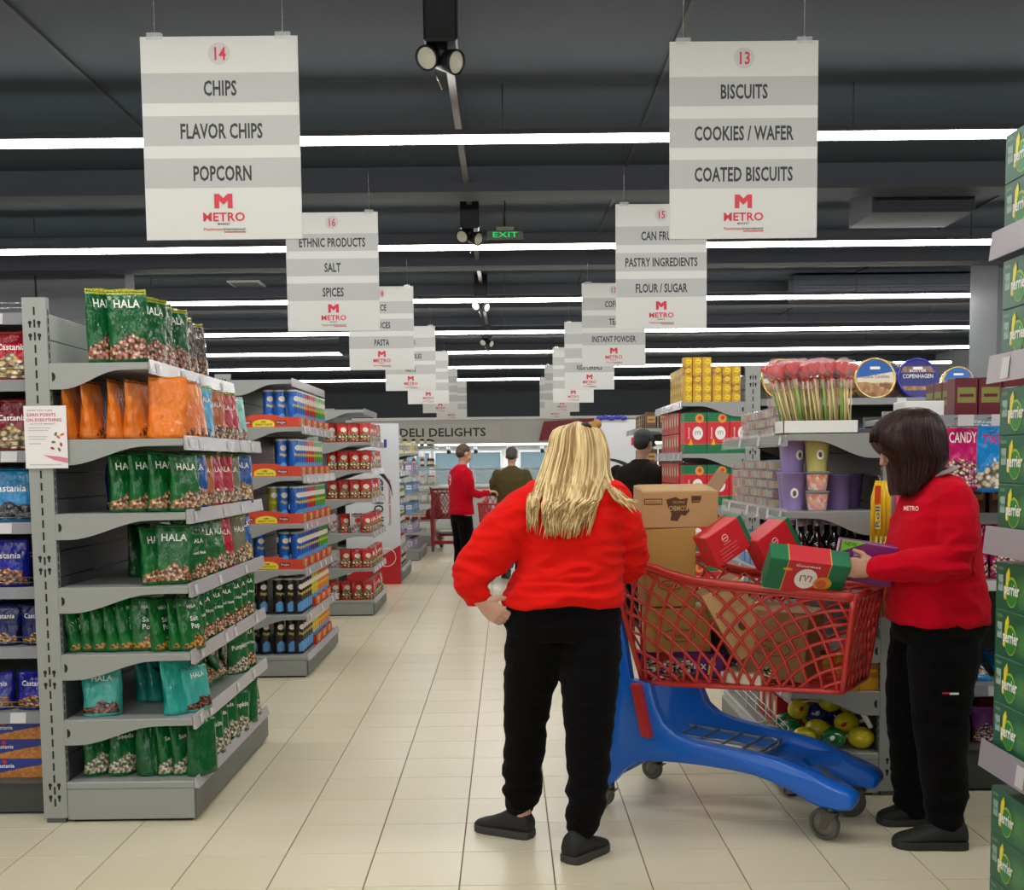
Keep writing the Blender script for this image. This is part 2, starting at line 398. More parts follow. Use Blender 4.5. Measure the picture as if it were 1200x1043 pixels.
# ------------------------------------------------------------------ products (all face local -y, stand on z=0)
def pouch_mat(name, base, top=None, nuts=((196,150,110),(140,92,60),(225,190,150)), nh=.36, gloss=.24, second=None, toph=.92, nscale=11):
    m = bpy.data.materials.new(name); m.use_nodes = True; N = NT(m)
    x, y, z = N.sep(N.gen())
    n1 = N.noise(N.gen(), 4, 2)
    col = c4(base)
    if second:                                       # a second printed tone: the upper half
        k = N.m('MULTIPLY', N.m('SUBTRACT', z, N.m('ADD', .52, N.m('MULTIPLY', n1, .12))), 14, clamp=True)
        col = N.mix(k, col, c4(second))
    if nuts:
        v = N.vor(N.vmul(N.gen(), (1, .3, 1.7)), nscale); cr, cg, cb = N.sep(v.outputs['Color'])
        a = N.mix(cr, c4(nuts[0]), c4(nuts[1])); a = N.mix(N.m('GREATER_THAN', cg, .6), a, c4(nuts[2]))
        a = N.mix(N.m('MULTIPLY', N.m('SUBTRACT', v.outputs['Distance'], .32), 3, clamp=True), a, c4(tuple(int(q*.45) for q in nuts[1])))
        dx = N.m('SUBTRACT', x, .5); arch = N.m('SUBTRACT', N.m('ADD', nh, N.m('MULTIPLY', N.m('SUBTRACT', n1, .5), .35)), N.m('MULTIPLY', N.m('MULTIPLY', dx, dx), 1.1))
        k = N.m('MULTIPLY', N.m('SUBTRACT', arch, z), 40, clamp=True)
        k = N.m('MULTIPLY', k, N.m('MULTIPLY', N.m('SUBTRACT', z, .05), 60, clamp=True))
        k = N.m('MULTIPLY', k, N.m('LESS_THAN', y, .5))
        col = N.mix(k, col, a)
    if top:
        k = N.m('GREATER_THAN', z, toph); v = N.noise(N.vmul(N.gen(), (6, 1, 60)), 3, 1)
        col = N.mix(k, col, N.mix(N.m('GREATER_THAN', v, .56), c4(top), c4((60, 90, 40))))
    N.ln(col, N.b.inputs['Base Color']); N.b.inputs['Roughness'].default_value = gloss*.65; N.b.inputs['Specular IOR Level'].default_value = .5
    h = N.noise(N.vmul(N.obj(), (1, 1, .55)), 26, 3); h2 = N.noise(N.obj(), 9, 2); N.bump(N.m('ADD', h, N.m('MULTIPLY', h2, 2.)), .8, .02)
    return m
def pouch_shape(w, h, d, seed, nx=10, nz=12, taper=.0, lean=0.):
    rr = random.Random(seed); ph = [rr.uniform(0, 6) for _ in range(6)]
    def F(x, z, side=-1):
        t = min(max(z/h, 0), 1); u = min(abs(2*x/w), 1)
        th = d/2*((1-t)**.75*.94+.03)*(1-u**2.6)**.5+.0012
        th += .0035*math.sin(38*x+ph[0]+side)*math.sin(22*z+ph[1])*(1-u)*(1-t*.3)
        return side*th+.007*math.sin(9*z+ph[2])*t+lean*t*t
    def X(u, t): return (u-.5)*w*(1-taper*t)*(1-.05*math.sin(PI*min(t*1.6, 1)))+.004*math.sin(5*t+ph[3])
    vs = []
    for side in (-1, 1):
        for j in range(nz+1):
            for i in range(nx+1):
                t = j/nz; z = h*t
                if j == 0: z += .004*(abs(2*i/nx-1)**4)
                if j == nz: z += .0025*math.sin(9*i/nx+ph[4])
                x = X(i/nx, t); vs.append((x, F(x, h*t, side), z))
    K = (nx+1)*(nz+1); fs = []
    for j in range(nz):
        for i in range(nx):
            a = j*(nx+1)+i; fs.append((a, a+1, a+nx+2, a+nx+1)); fs.append((K+a, K+a+nx+1, K+a+nx+2, K+a+1))
    for j in range(nz):
        a = j*(nx+1); b = a+nx; fs.append((a, a+nx+1, K+a+nx+1, K+a)); fs.append((b, K+b, K+b+nx+1, b+nx+1))
    for i in range(nx): fs.append((i, K+i, K+i+1, i+1)); a = nz*(nx+1)+i; fs.append((a, a+1, K+a+1, K+a))
    return vs, fs, F
def pouch(mt, w, h, d, seed=1, words=(), look='', cat='bag', name='snack_pouch', stripe=None, oval=None, **kw):
    t = thing(name, look, cat)
    vs, fs, F = pouch_shape(w, h, d, seed, **kw); b = B(); b.add(vs, fs, 0, True); b.build('pouch_body', mt, t)
    for (s, zz, hh, ww, mi) in words:
        src = text_mesh(s, .02, .78); me = src.copy(); me.materials.clear(); me.materials.append(mi)
        W = max(v.co.x for v in me.vertices)-min(v.co.x for v in me.vertices); sx = ww/W
        for v in me.vertices:
            x = v.co.x*sx; z = zz+v.co.y*hh; v.co = (x, F(x, z)-.0016, z)
        o = bpy.data.objects.new('lettering', me); COL.objects.link(o); o.parent = t
    if oval:
        b = B(); zz, rx, rz_, mi = oval; n = 18; vs = [(0, F(0, zz)-.0014, zz)]+[(rx*math.cos(2*PI*k/n), F(rx*math.cos(2*PI*k/n), zz+rz_*math.sin(2*PI*k/n))-.0014, zz+rz_*math.sin(2*PI*k/n)) for k in range(n)]
        b.add(vs, [(0, 1+k, 1+(k+1) % n) for k in range(n)]); b.build('emblem', mi, t)
    # tear strip across the top
    b = B(); ty = F(0, h*.965); b.box(-w*.47, w*.47, ty-.0012, F(0, h*.965, 1)+.0012, h*.955, h*.965); b.build('seal', mt, t)
    return t
GREENS = (18, 108, 52)
PM = dict(
 green_tall=pouch_mat('pouch_green', (12, 90, 42), (196, 196, 60), ((205,140,120),(160,92,70),(235,200,170)), .42, .2),
 green=pouch_mat('pouch_green_plain', (13, 96, 42), None, ((205,150,110),(160,92,60),(235,205,160)), .36, .3),
 green_seed=pouch_mat('pouch_seed', (15, 98, 42), None, ((214,150,50),(180,110,30),(240,190,90)), .26, .3),
 green_pump=pouch_mat('pouch_pumpkin', (18, 100, 48), None, ((222,216,190),(190,180,140),(240,236,215)), .42, .3),
 dark_green=pouch_mat('pouch_dark_green', (12, 88, 44), None, None, gloss=.25),
 orange=pouch_mat('pouch_orange', (216, 112, 26), (150, 60, 16), ((210,120,30),(160,70,20),(190,110,40)), .14, .38, second=(224, 128, 40)),
 orange_plain=pouch_mat('pouch_orange_plain', (232, 122, 28), None, None, gloss=.32),
 sky=pouch_mat('pouch_sky', (70, 158, 200), (170, 190, 90), ((90,160,190),(70,130,170),(200,190,150)), .2, .34),
 crimson=pouch_mat('pouch_crimson', (176, 22, 52), (150, 170, 80), ((214,180,140),(150,100,60),(236,210,180)), .34, .24),
 clay=pouch_mat('pouch_clay', (176, 96, 54), (170, 150, 80), ((190,150,100),(120,70,40),(220,190,150)), .34, .28),
 teal=pouch_mat('pouch_teal', (60, 168, 160), None, ((130,80,60),(90,50,40),(170,110,80)), .34, .2),
 teal_plain=pouch_mat('pouch_teal_plain', (34, 158, 148), None, None, gloss=.28),
 blue=pouch_mat('pouch_blue', (26, 84, 156), (110, 160, 60), ((226,180,120),(190,130,70),(244,214,160)), .42, .2),
 navy=pouch_mat('pouch_navy', (18, 30, 96), None, ((214,150,60),(160,100,40),(230,180,110)), .3, .3),
 navy2=pouch_mat('pouch_navy_shiny', (24, 34, 150), None, ((190,120,70),(140,80,50),(225,180,120)), .42, .18),
 silver=pouch_mat('pouch_silver', (120, 122, 96), (150, 170, 70), ((214,180,140),(120,100,60),(236,214,180)), .4, .16),
 brown=pouch_mat('pouch_brown', (66, 52, 44), (170, 160, 60), ((190,130,90),(120,72,50),(214,170,130)), .4, .18),
 aqua=pouch_mat('pouch_aqua', (110, 190, 176), (200, 220, 210), ((170,90,60),(120,60,40),(210,150,110)), .3, .22),
 red=pouch_mat('pouch_red', (172, 18, 40), None, ((226,200,140),(190,140,80),(240,224,180)), .52, .2, nscale=7),
 maroon=pouch_mat('pouch_maroon', (120, 14, 30), None, ((214,190,130),(170,130,70),(236,214,170)), .5, .24, nscale=7),
 seablue=pouch_mat('pouch_seablue', (22, 130, 190), (10, 90, 150), ((60,60,70),(40,40,52),(120,120,130)), .4, .26, nscale=9),
 redwhite=pouch_mat('pouch_red_white', (196, 34, 30), (190, 60, 50), ((120,160,60),(190,60,40),(236,224,200)), .55, .25, nscale=6),
 silverred=pouch_mat('pouch_silver_red', (176, 174, 172), (160, 30, 30), ((170,40,40),(210,200,196),(150,150,150)), .5, .15, nscale=6),
 pink=pouch_mat('pouch_pink', (206, 24, 110), (170, 160, 170), ((236,190,200),(190,60,120),(250,230,180)), .5, .2, nscale=13),
 candyblue=pouch_mat('pouch_candy_blue', (30, 140, 214), (190, 200, 210), ((236,226,196),(226,200,170),(250,244,230)), .45, .2, nscale=8),
 violetfish=pouch_mat('pouch_violet', (120, 40, 130), None, ((210,190,90),(160,60,130),(230,220,230)), .5, .25),
)
def mk_pouch(mk, w, h, d, words=(), seed=1, **kw): return lambda kind: pouch(PM[mk], w, h, d, seed, words, name='snack_pouch', **kw)
W_ = WHITEINK
KINDS = {
 'green_tall': (mk_pouch('green_tall', .155, .30, .075, (('HALA', .225, .034, .10, W_),), 3), 'tall green yellow-topped nut pouch', 'bag'),
 'brown_tall': (mk_pouch('brown', .15, .275, .07, (('HALA', .2, .028, .1, W_),), 5), 'dark brown yellow-topped pouch', 'bag'),
 'orange': (mk_pouch('orange', .15, .25, .085, (), 7), 'orange snack pouch', 'bag'),
 'orange_back': (mk_pouch('orange_plain', .155, .255, .08, (), 8), 'plain-backed orange pouch', 'bag'),
 'sky': (mk_pouch('sky', .14, .245, .07, (('HALA', .17, .022, .08, W_),), 9), 'sky blue snack pouch', 'bag'),
 'clay': (mk_pouch('clay', .14, .24, .07, (('HALA', .16, .024, .08, W_),), 10), 'clay brown nut pouch', 'bag'),
 'crimson': (mk_pouch('crimson', .14, .25, .075, (('HALA', .16, .026, .09, W_),), 11), 'crimson nut pouch', 'bag'),
 'aqua': (mk_pouch('aqua', .12, .24, .07, (), 12), 'pale aqua nut pouch', 'bag'),
 'green': (mk_pouch('green', .15, .245, .08, (('HALA', .175, .03, .1, W_),), 13), 'green nut pouch', 'bag'),
 'blue': (mk_pouch('blue', .17, .255, .08, (('HALA', .175, .03, .11, W_),), 14), 'blue cashew pouch', 'bag'),
 'navy': (mk_pouch('navy', .14, .2, .07, (), 15), 'small navy pouch', 'bag'),
 'silver': (mk_pouch('silver', .14, .24, .075, (('HALA', .16, .026, .09, W_),), 16), 'silver nut pouch', 'bag'),
 'seed': (mk_pouch('green_seed', .13, .215, .075, (('HALA', .17, .015, .05, W_), ('Salt', .118, .02, .045, W_), ('Pop', .088, .022, .045, W_)), 17), 'green seed pouch', 'bag'),
 'seed_small': (mk_pouch('green', .13, .215, .07, (('HALA', .165, .02, .07, W_), ('Mixed Nuts', .115, .014, .1, W_)), 18), 'green mixed nut pouch', 'bag'),
 'pumpkin': (mk_pouch('green_pump', .155, .2, .075, (('Pumpkin', .125, .024, .12, W_),), 19), 'green pumpkin seed pouch', 'bag'),
 'pump_tall': (mk_pouch('green_pump', .125, .225, .075, (('Seeds', .15, .018, .07, W_),), 20), 'green pale-seed pouch', 'bag'),
 'dark_green': (mk_pouch('dark_green', .15, .225, .085, (), 21), 'plain dark green pouch', 'bag'),
 'teal': (mk_pouch('teal', .155, .185, .08, (('HALA', .14, .022, .08, W_),), 22), 'teal pouch of coffee-brown nuts', 'bag'),
 'teal_back': (mk_pouch('teal_plain', .14, .24, .075, (), 23), 'plain-backed bright teal pouch', 'bag'),
 'red_big': (mk_pouch('red', .2, .21, .1, (('Castania', .13, .026, .12, W_),), 31), 'glossy red bag of nuts', 'bag'),
 'maroon_big': (mk_pouch('maroon', .18, .22, .09, (('Castania', .13, .024, .12, W_),), 32), 'maroon bag of pistachios', 'bag'),
 'seablue': (mk_pouch('seablue', .21, .23, .09, (('Castania', .13, .03, .14, W_),), 33), 'sea blue bag of seeds', 'bag'),
 'navy_big': (mk_pouch('navy2', .19, .2, .09, (('Castania', .12, .026, .13, W_),), 34), 'shiny navy bag of nuts', 'bag'),
 'navy_small': (mk_pouch('navy', .13, .17, .07, (('Castania', .115, .02, .09, W_),), 35), 'small navy bag of cashews', 'bag'),
 'navy_mix': (mk_pouch('navy2', .15, .16, .08, (('Castania', .1, .022, .1, W_),), 36), 'small bright blue bag of peanuts', 'bag'),
 'red_pack': (mk_pouch('redwhite', .115, .19, .07, (), 41, oval=(.12, .03, .022, mat('pale_emblem', (228, 218, 190), .4))), 'red crisp packet', 'bag'),
 'silver_pack': (mk_pouch('silverred', .115, .19, .07, (), 42, oval=(.12, .03, .022, REDINK)), 'silver crisp packet', 'bag'),
 'pink_candy': (mk_pouch('pink', .17, .28, .06, (('CANDY', .2, .045, .12, W_),), 43), 'large pink bag of sweets', 'bag'),
 'violetfish': (mk_pouch('violetfish', .13, .16, .05, (), 44), 'violet and green bag of sweets', 'bag'),
 'blue_candy': (mk_pouch('candyblue', .17, .3, .06, (('TWIST', .2, .045, .11, mat('mag', (196, 30, 110), .4)),), 44), 'large blue bag of marshmallows', 'bag'),
}
# --- crisp tubes
CANC = dict(blue=(20, 96, 190), red=(196, 24, 34), green=(58, 160, 50), yellow=(216, 196, 30), olive=(140, 138, 30), purple=(64, 34, 140), black=(28, 26, 28), orange=(226, 130, 26))
def mk_can(c):
    def f(kind):
        t = thing('crisp_tube', '', 'can'); m = mat('can_'+c, CANC[c], .28, .1, coat=.3)
        b = B(); b.lathe([(.036, 0), (.0375, .004), (.0375, .238), (.036, .242)], 18); b.build('tube_body', m, t)
        b = B(); b.lathe([(.0395, .238), (.0395, .248), (.037, .251), (.001, .251)], 18, caps=False); b.build('lid', mat('can_lid', (200, 205, 205) if c != 'black' else (60, 60, 60), .3), t)
        me = text_mesh('Pringles', .03, .78).copy(); me.materials.clear(); me.materials.append(mat('can_word', (244, 214, 60), .4))
        W = max(v.co.x for v in me.vertices)-min(v.co.x for v in me.vertices)
        for v in me.vertices: a = v.co.x*.052/W/.038; v.co = (.0389*math.sin(a), -.0389*math.cos(a), .135+v.co.y*.02)
        o = bpy.data.objects.new('lettering', me); COL.objects.link(o); o.parent = t
        b = B(); n = 16; P = []
        for k in range(n): a = .62*math.cos(2*PI*k/n); P.append((.0389*math.sin(a), -.0389*math.cos(a), .19+.019*math.sin(2*PI*k/n)))
        b.add([(0, -.0391, .19)]+P, [(0, 1+k, 1+(k+1) % n) for k in range(n)]); b.build('emblem', mat('can_white', (236, 226, 214), .4), t)
        b = B(); P = []
        for j in range(2):
            for k in range(9): a = -.8+1.6*k/8; P.append((.0388*math.sin(a), -.0388*math.cos(a), .02+.06*j+(.012*math.cos(a*3) if j else 0)))
        b.add(P, [(k, k+1, k+10, k+9) for k in range(8)]); b.build('picture', mat('can_pic', (206, 150, 70) if c != 'blue' else (90, 160, 220), .4), t)
        return t
    return f
for c in CANC: KINDS['can_'+c] = (mk_can(c), c+' crisp tube', 'can')
# --- red display tray for tubes
TRAYR = mat('tray_red', (206, 66, 40), .5)
def mk_tray(kind):
    t = thing('display_tray', '', 'tray'); b = B(); L = .3; D = .42
    wave = [(-L, 0), (L, 0), (L, .07)]+[(L-2*L*k/12, .055+.022*math.sin(PI*k/12)**.5*(1 if 2 < k < 10 else .3)) for k in range(13)]+[(-L, .07)]
    b.prism([(p[0]*.52, p[1]) for p in wave], 'y', -.004, 0)
    b.box(-L*.52, L*.52, 0, D, 0, .004); b.prism([(0, 0), (D, 0), (D, .06), (D*.5, .085), (0, .06)], 'x', L*.52-.004, L*.52); b.prism([(0, 0), (D, 0), (D, .06), (D*.5, .085), (0, .06)], 'x', -L*.52, -L*.52+.004)
    b.build('tray_wall', TRAYR, t)
    b = B(); n = 12; P = [(-.065, -.0052, .004), (.065, -.0052, .004)]+[(.065*math.cos(PI*k/n), -.0052, .022+.026*math.sin(PI*k/n)) for k in range(n+1)]
    b.add(P, [tuple(range(len(P)))]); b.build('label', mat('tray_yellow', (236, 214, 50), .5), t)
    text('SAME', INK, t, (0, -.0062, .028), .011); text('GREAT TASTE', INK, t, (0, -.0062, .012), .011, w=.1)
    for s in (-1, 1):
        B().quad(s*.105-.03, s*.105+.03, -.0052, .018, .04).build('label', mat('tray_dark', (120, 26, 24), .5), t)
        text('Pringles', WHITEINK, t, (s*.105, -.0062, .024), .012, w=.048)
    return t
KINDS['tray'] = (mk_tray, 'red tray reading same great taste', 'tray')
def mk_tray2(kind):
    t = thing('display_tray', '', 'tray'); b = B(); b.box(-.11, .11, -.004, 0, 0, .07); b.box(-.11, .11, 0, .12, 0, .003); b.box(-.11, -.106, 0, .12, 0, .07); b.box(.106, .11, 0, .12, 0, .07)
    b.build('tray_wall', TRAYR, t); b = B(); b.disc((0, -.0048, .036), .036, .026); b.build('label', mat('tray_yellow', (236, 214, 50), .5), t)
    B().disc((0, -.0056, .036), .02, .014).build('label', mat('tray_green', (120, 150, 40), .5), t); return t
KINDS['tray_small'] = (mk_tray2, 'short red tray with yellow emblem', 'tray')
# --- printed box of peanuts
def mk_snackbox(kind):
    t = thing('snack_box', '', 'box'); m = bpy.data.materials.new('box_peanut'); m.use_nodes = True; N = NT(m); x, y, z = N.sep(N.gen())
    v = N.vor(N.vmul(N.gen(), (3.4, .2, .9)), 13); cr, cg, cb = N.sep(v.outputs['Color']); a = N.mix(cr, c4((196, 130, 60)), c4((150, 90, 40)))
    k = N.m('MULTIPLY', N.m('SUBTRACT', N.m('ADD', .12, N.m('MULTIPLY', x, .75)), N.m('ADD', z, N.m('MULTIPLY', N.noise(N.gen(), 9, 1), .15))), 40, clamp=True)
    k = N.m('MULTIPLY', k, N.m('LESS_THAN', y, .02)); N.col(N.mix(k, c4((30, 50, 132)), a)); N.b.inputs['Roughness'].default_value = .35
    B().box(-.17, .17, 0, .25, 0, .082).build('carton', m, t, bevel=.002)
    text('Castania', WHITEINK, t, (-.03, -.0012, .045), .017, w=.08); B().disc((-.03, -.0012, .07), .01, .008).build('emblem', REDINK, t); return t
KINDS['snackbox'] = (mk_snackbox, 'blue box printed with peanuts', 'box')
# --- gift box: green, red, green with an oval emblem
GR, GG = mat('gift_red', (206, 34, 46), .4), mat('gift_green', (16, 112, 70), .4)
def deco(t, cx, y, cz, s=1., M=None, flipg=False):
    """oval emblem, little lettering and a biscuit picture on the face y"""
    M = M or Matrix()
    b = B(M); b.disc((cx, y-.0008, cz), .036*s, .046*s, 24); b.build('emblem', WHITEINK, t)
    b = B(M); b.tube([(cx-.016*s, y-.0012, cz-.012*s), (cx-.018*s, y-.0012, cz+.012*s), (cx-.006*s, y-.0012, cz+.016*s), (cx, y-.0012, cz-.01*s), (cx+.006*s, y-.0012, cz+.016*s), (cx+.018*s, y-.0012, cz+.012*s), (cx+.016*s, y-.0012, cz-.012*s)], .0022*s, 5)
    b.build('emblem', mat('wine', (150, 60, 70), .5), t)
def mk_gift(tall):
    def f(kind):
        t = thing('gift_box', '', 'box'); w, h, d = (.155, .285, .19) if tall else (.115, .15, .19)
        b = B()
        if tall:
            b.box(-w/2, w/2, 0, d, 0, h*.235, 1); b.box(-w/2, w/2, 0, d, h*.235, h*.775, 0); b.box(-w/2, w/2, 0, d, h*.775, h, 1)
        else: b.box(-w/2, w/2, 0, d, 0, h, 0)
        b.build('carton', [GR, GG], t)
        if tall:
            deco(t, .015, 0, h*.5); b = B(); b.box(-w/2-.0003, w/2+.0003, -.0006, 0, h*.232, h*.238); b.box(-w/2-.0003, w/2+.0003, -.0006, 0, h*.772, h*.778); b.build('trim_line', mat('gold', (210, 180, 90), .4), t)
            B().disc((.028, -.0016, h*.86), .03, .032).build('picture', mat('biscuit', (226, 150, 60), .5), t); B().disc((.03, -.0022, h*.87), .014, .015).build('picture', mat('apple', (206, 60, 40), .5), t)
            B().prism([(-.05, .06), (-.02, .06), (-.025, .085), (-.035, .11), (-.04, .085)], 'y', -.0018, -.0004).build('picture', mat('flame', (240, 170, 40), .5), t)
            text('Gourmet', WHITEINK, t, (-.042, -.001, h*.5), .013, rot=(PI/2, -PI/2, 0), w=.08)
        else:
            B().box(-w/2-.0004, -w/2+.02, -.0006, 0, 0, h).build('trim_line', GG, t); B().disc((.01, -.0012, h*.5), .022, .05).build('emblem', mat('pale_emblem', (228, 218, 190), .4), t)
            B().disc((.012, -.0018, h*.28), .016, .02).build('picture', mat('apple', (206, 60, 40), .5), t)
        return t
    return f
KINDS['gift_tall'] = (mk_gift(True), 'tall green-and-red gift box', 'box')
KINDS['gift_small'] = (mk_gift(False), 'small red gift box', 'box')
# --- yellow cube boxes
def mk_cube(v):
    def f(kind):
        t = thing('wafer_box', '', 'box'); m = bpy.data.materials.new('cube_'+str(v)); m.use_nodes = True; N = NT(m)
        vo = N.vor(N.obj(), 90 if v else 60); cr, cg, cb = N.sep(vo.outputs['Color'])
        N.col(N.mix(N.m('GREATER_THAN', cr, .55), c4((206, 156, 34) if v == 0 else (196, 146, 60)), c4((226, 190, 60) if v == 0 else (140, 90, 40)))); N.b.inputs['Roughness'].default_value = .4
        B().box(-.031, .031, 0, .062, 0, .062).build('carton', m, t, bevel=.002)
        B().disc((.004, -.0012, .032), .019, .016).build('label', mat('cube_label', (246, 214, 20), .4), t)
        text('Wafer', mat('cube_ink', (120, 60, 20), .5), t, (.004, -.0018, .028), .009, w=.028); return t
    return f
KINDS['cube'] = (mk_cube(0), 'small yellow wafer box', 'box'); KINDS['cube_brown'] = (mk_cube(1), 'small brown-speckled wafer box', 'box')
# --- round biscuit tins, shown on edge
def mk_tin(kind):
    big, c1, words = dict(tin_choco=(.15, (30, 96, 176), (('Choco Cookies', .0, .026, .2),)), tin_navy=(.15, (34, 44, 120), (('BUTTER', .045, .02, .12), ('COPENHAGEN', .0, .03, .22))),
                          tin_small=(.115, (50, 110, 190), (('Choco', .0, .02, .12),)), tin_blue=(.15, (20, 84, 170), (('Danish', .02, .03, .17),)))[kind]
    t = thing('biscuit_tin', '', 'tin'); g = mat('tin_gold', (206, 176, 110), .25, .7) if kind != 'tin_navy' else mat('tin_blue_rim', (60, 60, 160), .25, .6)
    M = Matrix.Translation((0, 0, big)) @ Matrix.Rotation(PI/2, 4, 'X')
    b = B(M); b.lathe([(big*.97, -.075), (big*.985, -.07), (big*.985, -.012), (big, -.012), (big, .002), (big*.985, .006), (big*.9, .006), (big*.89, .003), (.001, .003)], 40, caps=False); b.lathe([(.001, -.075), (big*.97, -.075)], 40, caps=False)
    b.build('tin_body', g, t)
    m = bpy.data.materials.new(kind+'_lid'); m.use_nodes = True; N = NT(m); x, y, z = N.sep(N.gen())
    v = N.vor(N.gen(), 9); cr, cg, cb = N.sep(v.outputs['Color']); a = N.mix(cr, c4((196, 150, 96)), c4((120, 76, 44)))
    if kind != 'tin_navy':
        k2 = N.m('MULTIPLY', N.m('SUBTRACT', N.m('ADD', .34, N.m('MULTIPLY', N.noise(N.gen(), 3, 1), .1)), z), 50, clamp=True)
        k1 = N.m('MULTIPLY', N.m('SUBTRACT', N.m('ADD', .52, N.m('MULTIPLY', x, .16)), z), 50, clamp=True)
        N.col(N.mix(k2, N.mix(k1, c4(c1), c4((226, 216, 190))), a))
    else:
        k = N.m('MULTIPLY', N.m('SUBTRACT', .07, N.m('ABSOLUTE', N.m('SUBTRACT', z, .22))), 30, clamp=True); k3 = N.m('MULTIPLY', N.m('SUBTRACT', .1, N.m('ABSOLUTE', N.m('SUBTRACT', z, .74))), 30, clamp=True)
        N.col(N.mix(N.m('MAXIMUM', k, N.m('MULTIPLY', k3, .7)), c4(c1), a))
    N.b.inputs['Roughness'].default_value = .25
    b = B(); n = 40; rr = big*.885; b.add([(rr*math.cos(2*PI*k/n), -.0045, big+rr*math.sin(2*PI*k/n)) for k in range(n)], [tuple(range(n))]); b.build('lid_print', m, t)
    for s, dz, hh, ww in words: text(s, WHITEINK if kind != 'tin_small' and kind != 'tin_choco' else mat('tin_ink', (50, 50, 110), .4), t, (0, -.0055, big+dz), hh, w=ww)
    B().box(-.035, .035, -.0062, -.0048, big+big*.42, big+big*.55).build('label', WHITEINK, t)
    return t
for k_, l_ in (('tin_choco', 'large round blue-and-gold cookie tin'), ('tin_navy', 'round navy butter cookie tin'), ('tin_small', 'smaller round blue and cream cookie tin'), ('tin_blue', 'round blue cookie tin')):
    KINDS[k_] = (mk_tin, l_, 'tin')
# --- lollipop
LOL = mat('lolly_red', (214, 24, 30), .15, 0, .6, coat=.6)
WRAP = mat('lolly_wrap', (240, 200, 200), .08, 0, .8, alpha=.22)
def mk_lolly(kind):
    t = thing('lollipop', '', 'lollipop')
    B().tube([(0, 0, 0), (0, 0, .2)], .0035, 6).build('stick', mat('lolly_stick_'+kind, (226, 206, 150) if kind == 'lolly' else (120, 190, 80), .5), t)
    b = B()                                                # heart-shaped sweet
    pts = []
    for k in range(20):
        a = 2*PI*k/20; pts.append((.0019*16*math.sin(a)**3*.95, .238+.0019*(13*math.cos(a)-5*math.cos(2*a)-2*math.cos(3*a)-math.cos(4*a))))
    b.prism(pts, 'y', -.008, .008, smooth=True); b.build('candy', LOL, t, bevel=.003)
    b = B(); b.ell((0, 0, .238), (.032, .016, .038), 10, 7); b.tube([(0, 0, .2), (0, 0, .155)], [.006, .016], 8); b.build('wrapper', WRAP, t)
    B().tube([(0, 0, .2), (0, 0, .192)], .0075, 8).build('tie', mat('tie_red', (214, 50, 40), .4), t); return t
KINDS['lolly'] = (mk_lolly, 'red wrapped lollipop on pale stick', 'lollipop'); KINDS['lolly_green'] = (mk_lolly, 'red wrapped lollipop on green stick', 'lollipop')
# --- tapered tubs
def mk_tub(kind):
    t = thing('popcorn_tub', '', 'tub'); c = dict(tub_lilac=(158, 140, 200), tub_lime=(190, 186, 110), tub_dark=(110, 92, 142))[kind]; m = mat(kind, c, .35)
    h = .165 if kind != 'tub_dark' else .155
    b = B(); b.lathe([(.043, 0), (.0435, .004), (.058, h-.006), (.0605, h-.005), (.0605, h), (.056, h), (.042, .01), (.001, .01)], 24, caps=False); b.lathe([(.001, 0), (.043, 0)], 24, caps=False); b.build('tub_body', m, t)
    if kind != 'tub_dark':
        b = B(); n = 16; P = []
        for k in range(n): a = .34*math.cos(2*PI*k/n); r_ = .051; P.append((r_*math.sin(a)*1.02, -r_*math.cos(a)*1.03, .075+.022*math.sin(2*PI*k/n)))
        b.add([(0, -.053, .075)]+P, [(0, 1+k, 1+(k+1) % n) for k in range(n)]); b.build('emblem', WHITEINK, t)
        B().ell((0, -.053, .074), (.008, .002, .013), 8, 6).build('emblem', mat('tub_brown', (110, 80, 50), .5), t)
    return t
KINDS['tub_lilac'] = (mk_tub, 'lilac paper tub with oval emblem', 'tub'); KINDS['tub_lime'] = (mk_tub, 'lime-yellow paper tub', 'tub'); KINDS['tub_dark'] = (mk_tub, 'dark purple frosted tub', 'tub')
def mk_cup(kind):
    t = thing('candy_cup', '', 'tub'); m = bpy.data.materials.new('cup_candy'); m.use_nodes = True; N = NT(m); v = N.vor(N.obj(), 55); cr, cg, cb = N.sep(v.outputs['Color'])
    N.col(N.mix(N.m('GREATER_THAN', cr, .5), N.mix(cg, c4((236, 180, 60)), c4((226, 100, 80))), N.mix(cb, c4((240, 236, 220)), c4((226, 90, 120))))); N.b.inputs['Roughness'].default_value = .35
    b = B(); b.lathe([(.038, .003), (.047, .07), (.001, .072)], 18, caps=False); b.build('sweets', m, t)
    b = B(); b.lathe([(.04, 0), (.05, .077), (.054, .078), (.054, .084), (.001, .085)], 20, caps=False); b.build('clear_cup', CLEAR, t); return t
KINDS['cup'] = (mk_cup, 'clear plastic cup of yellow and pink sweets', 'tub')
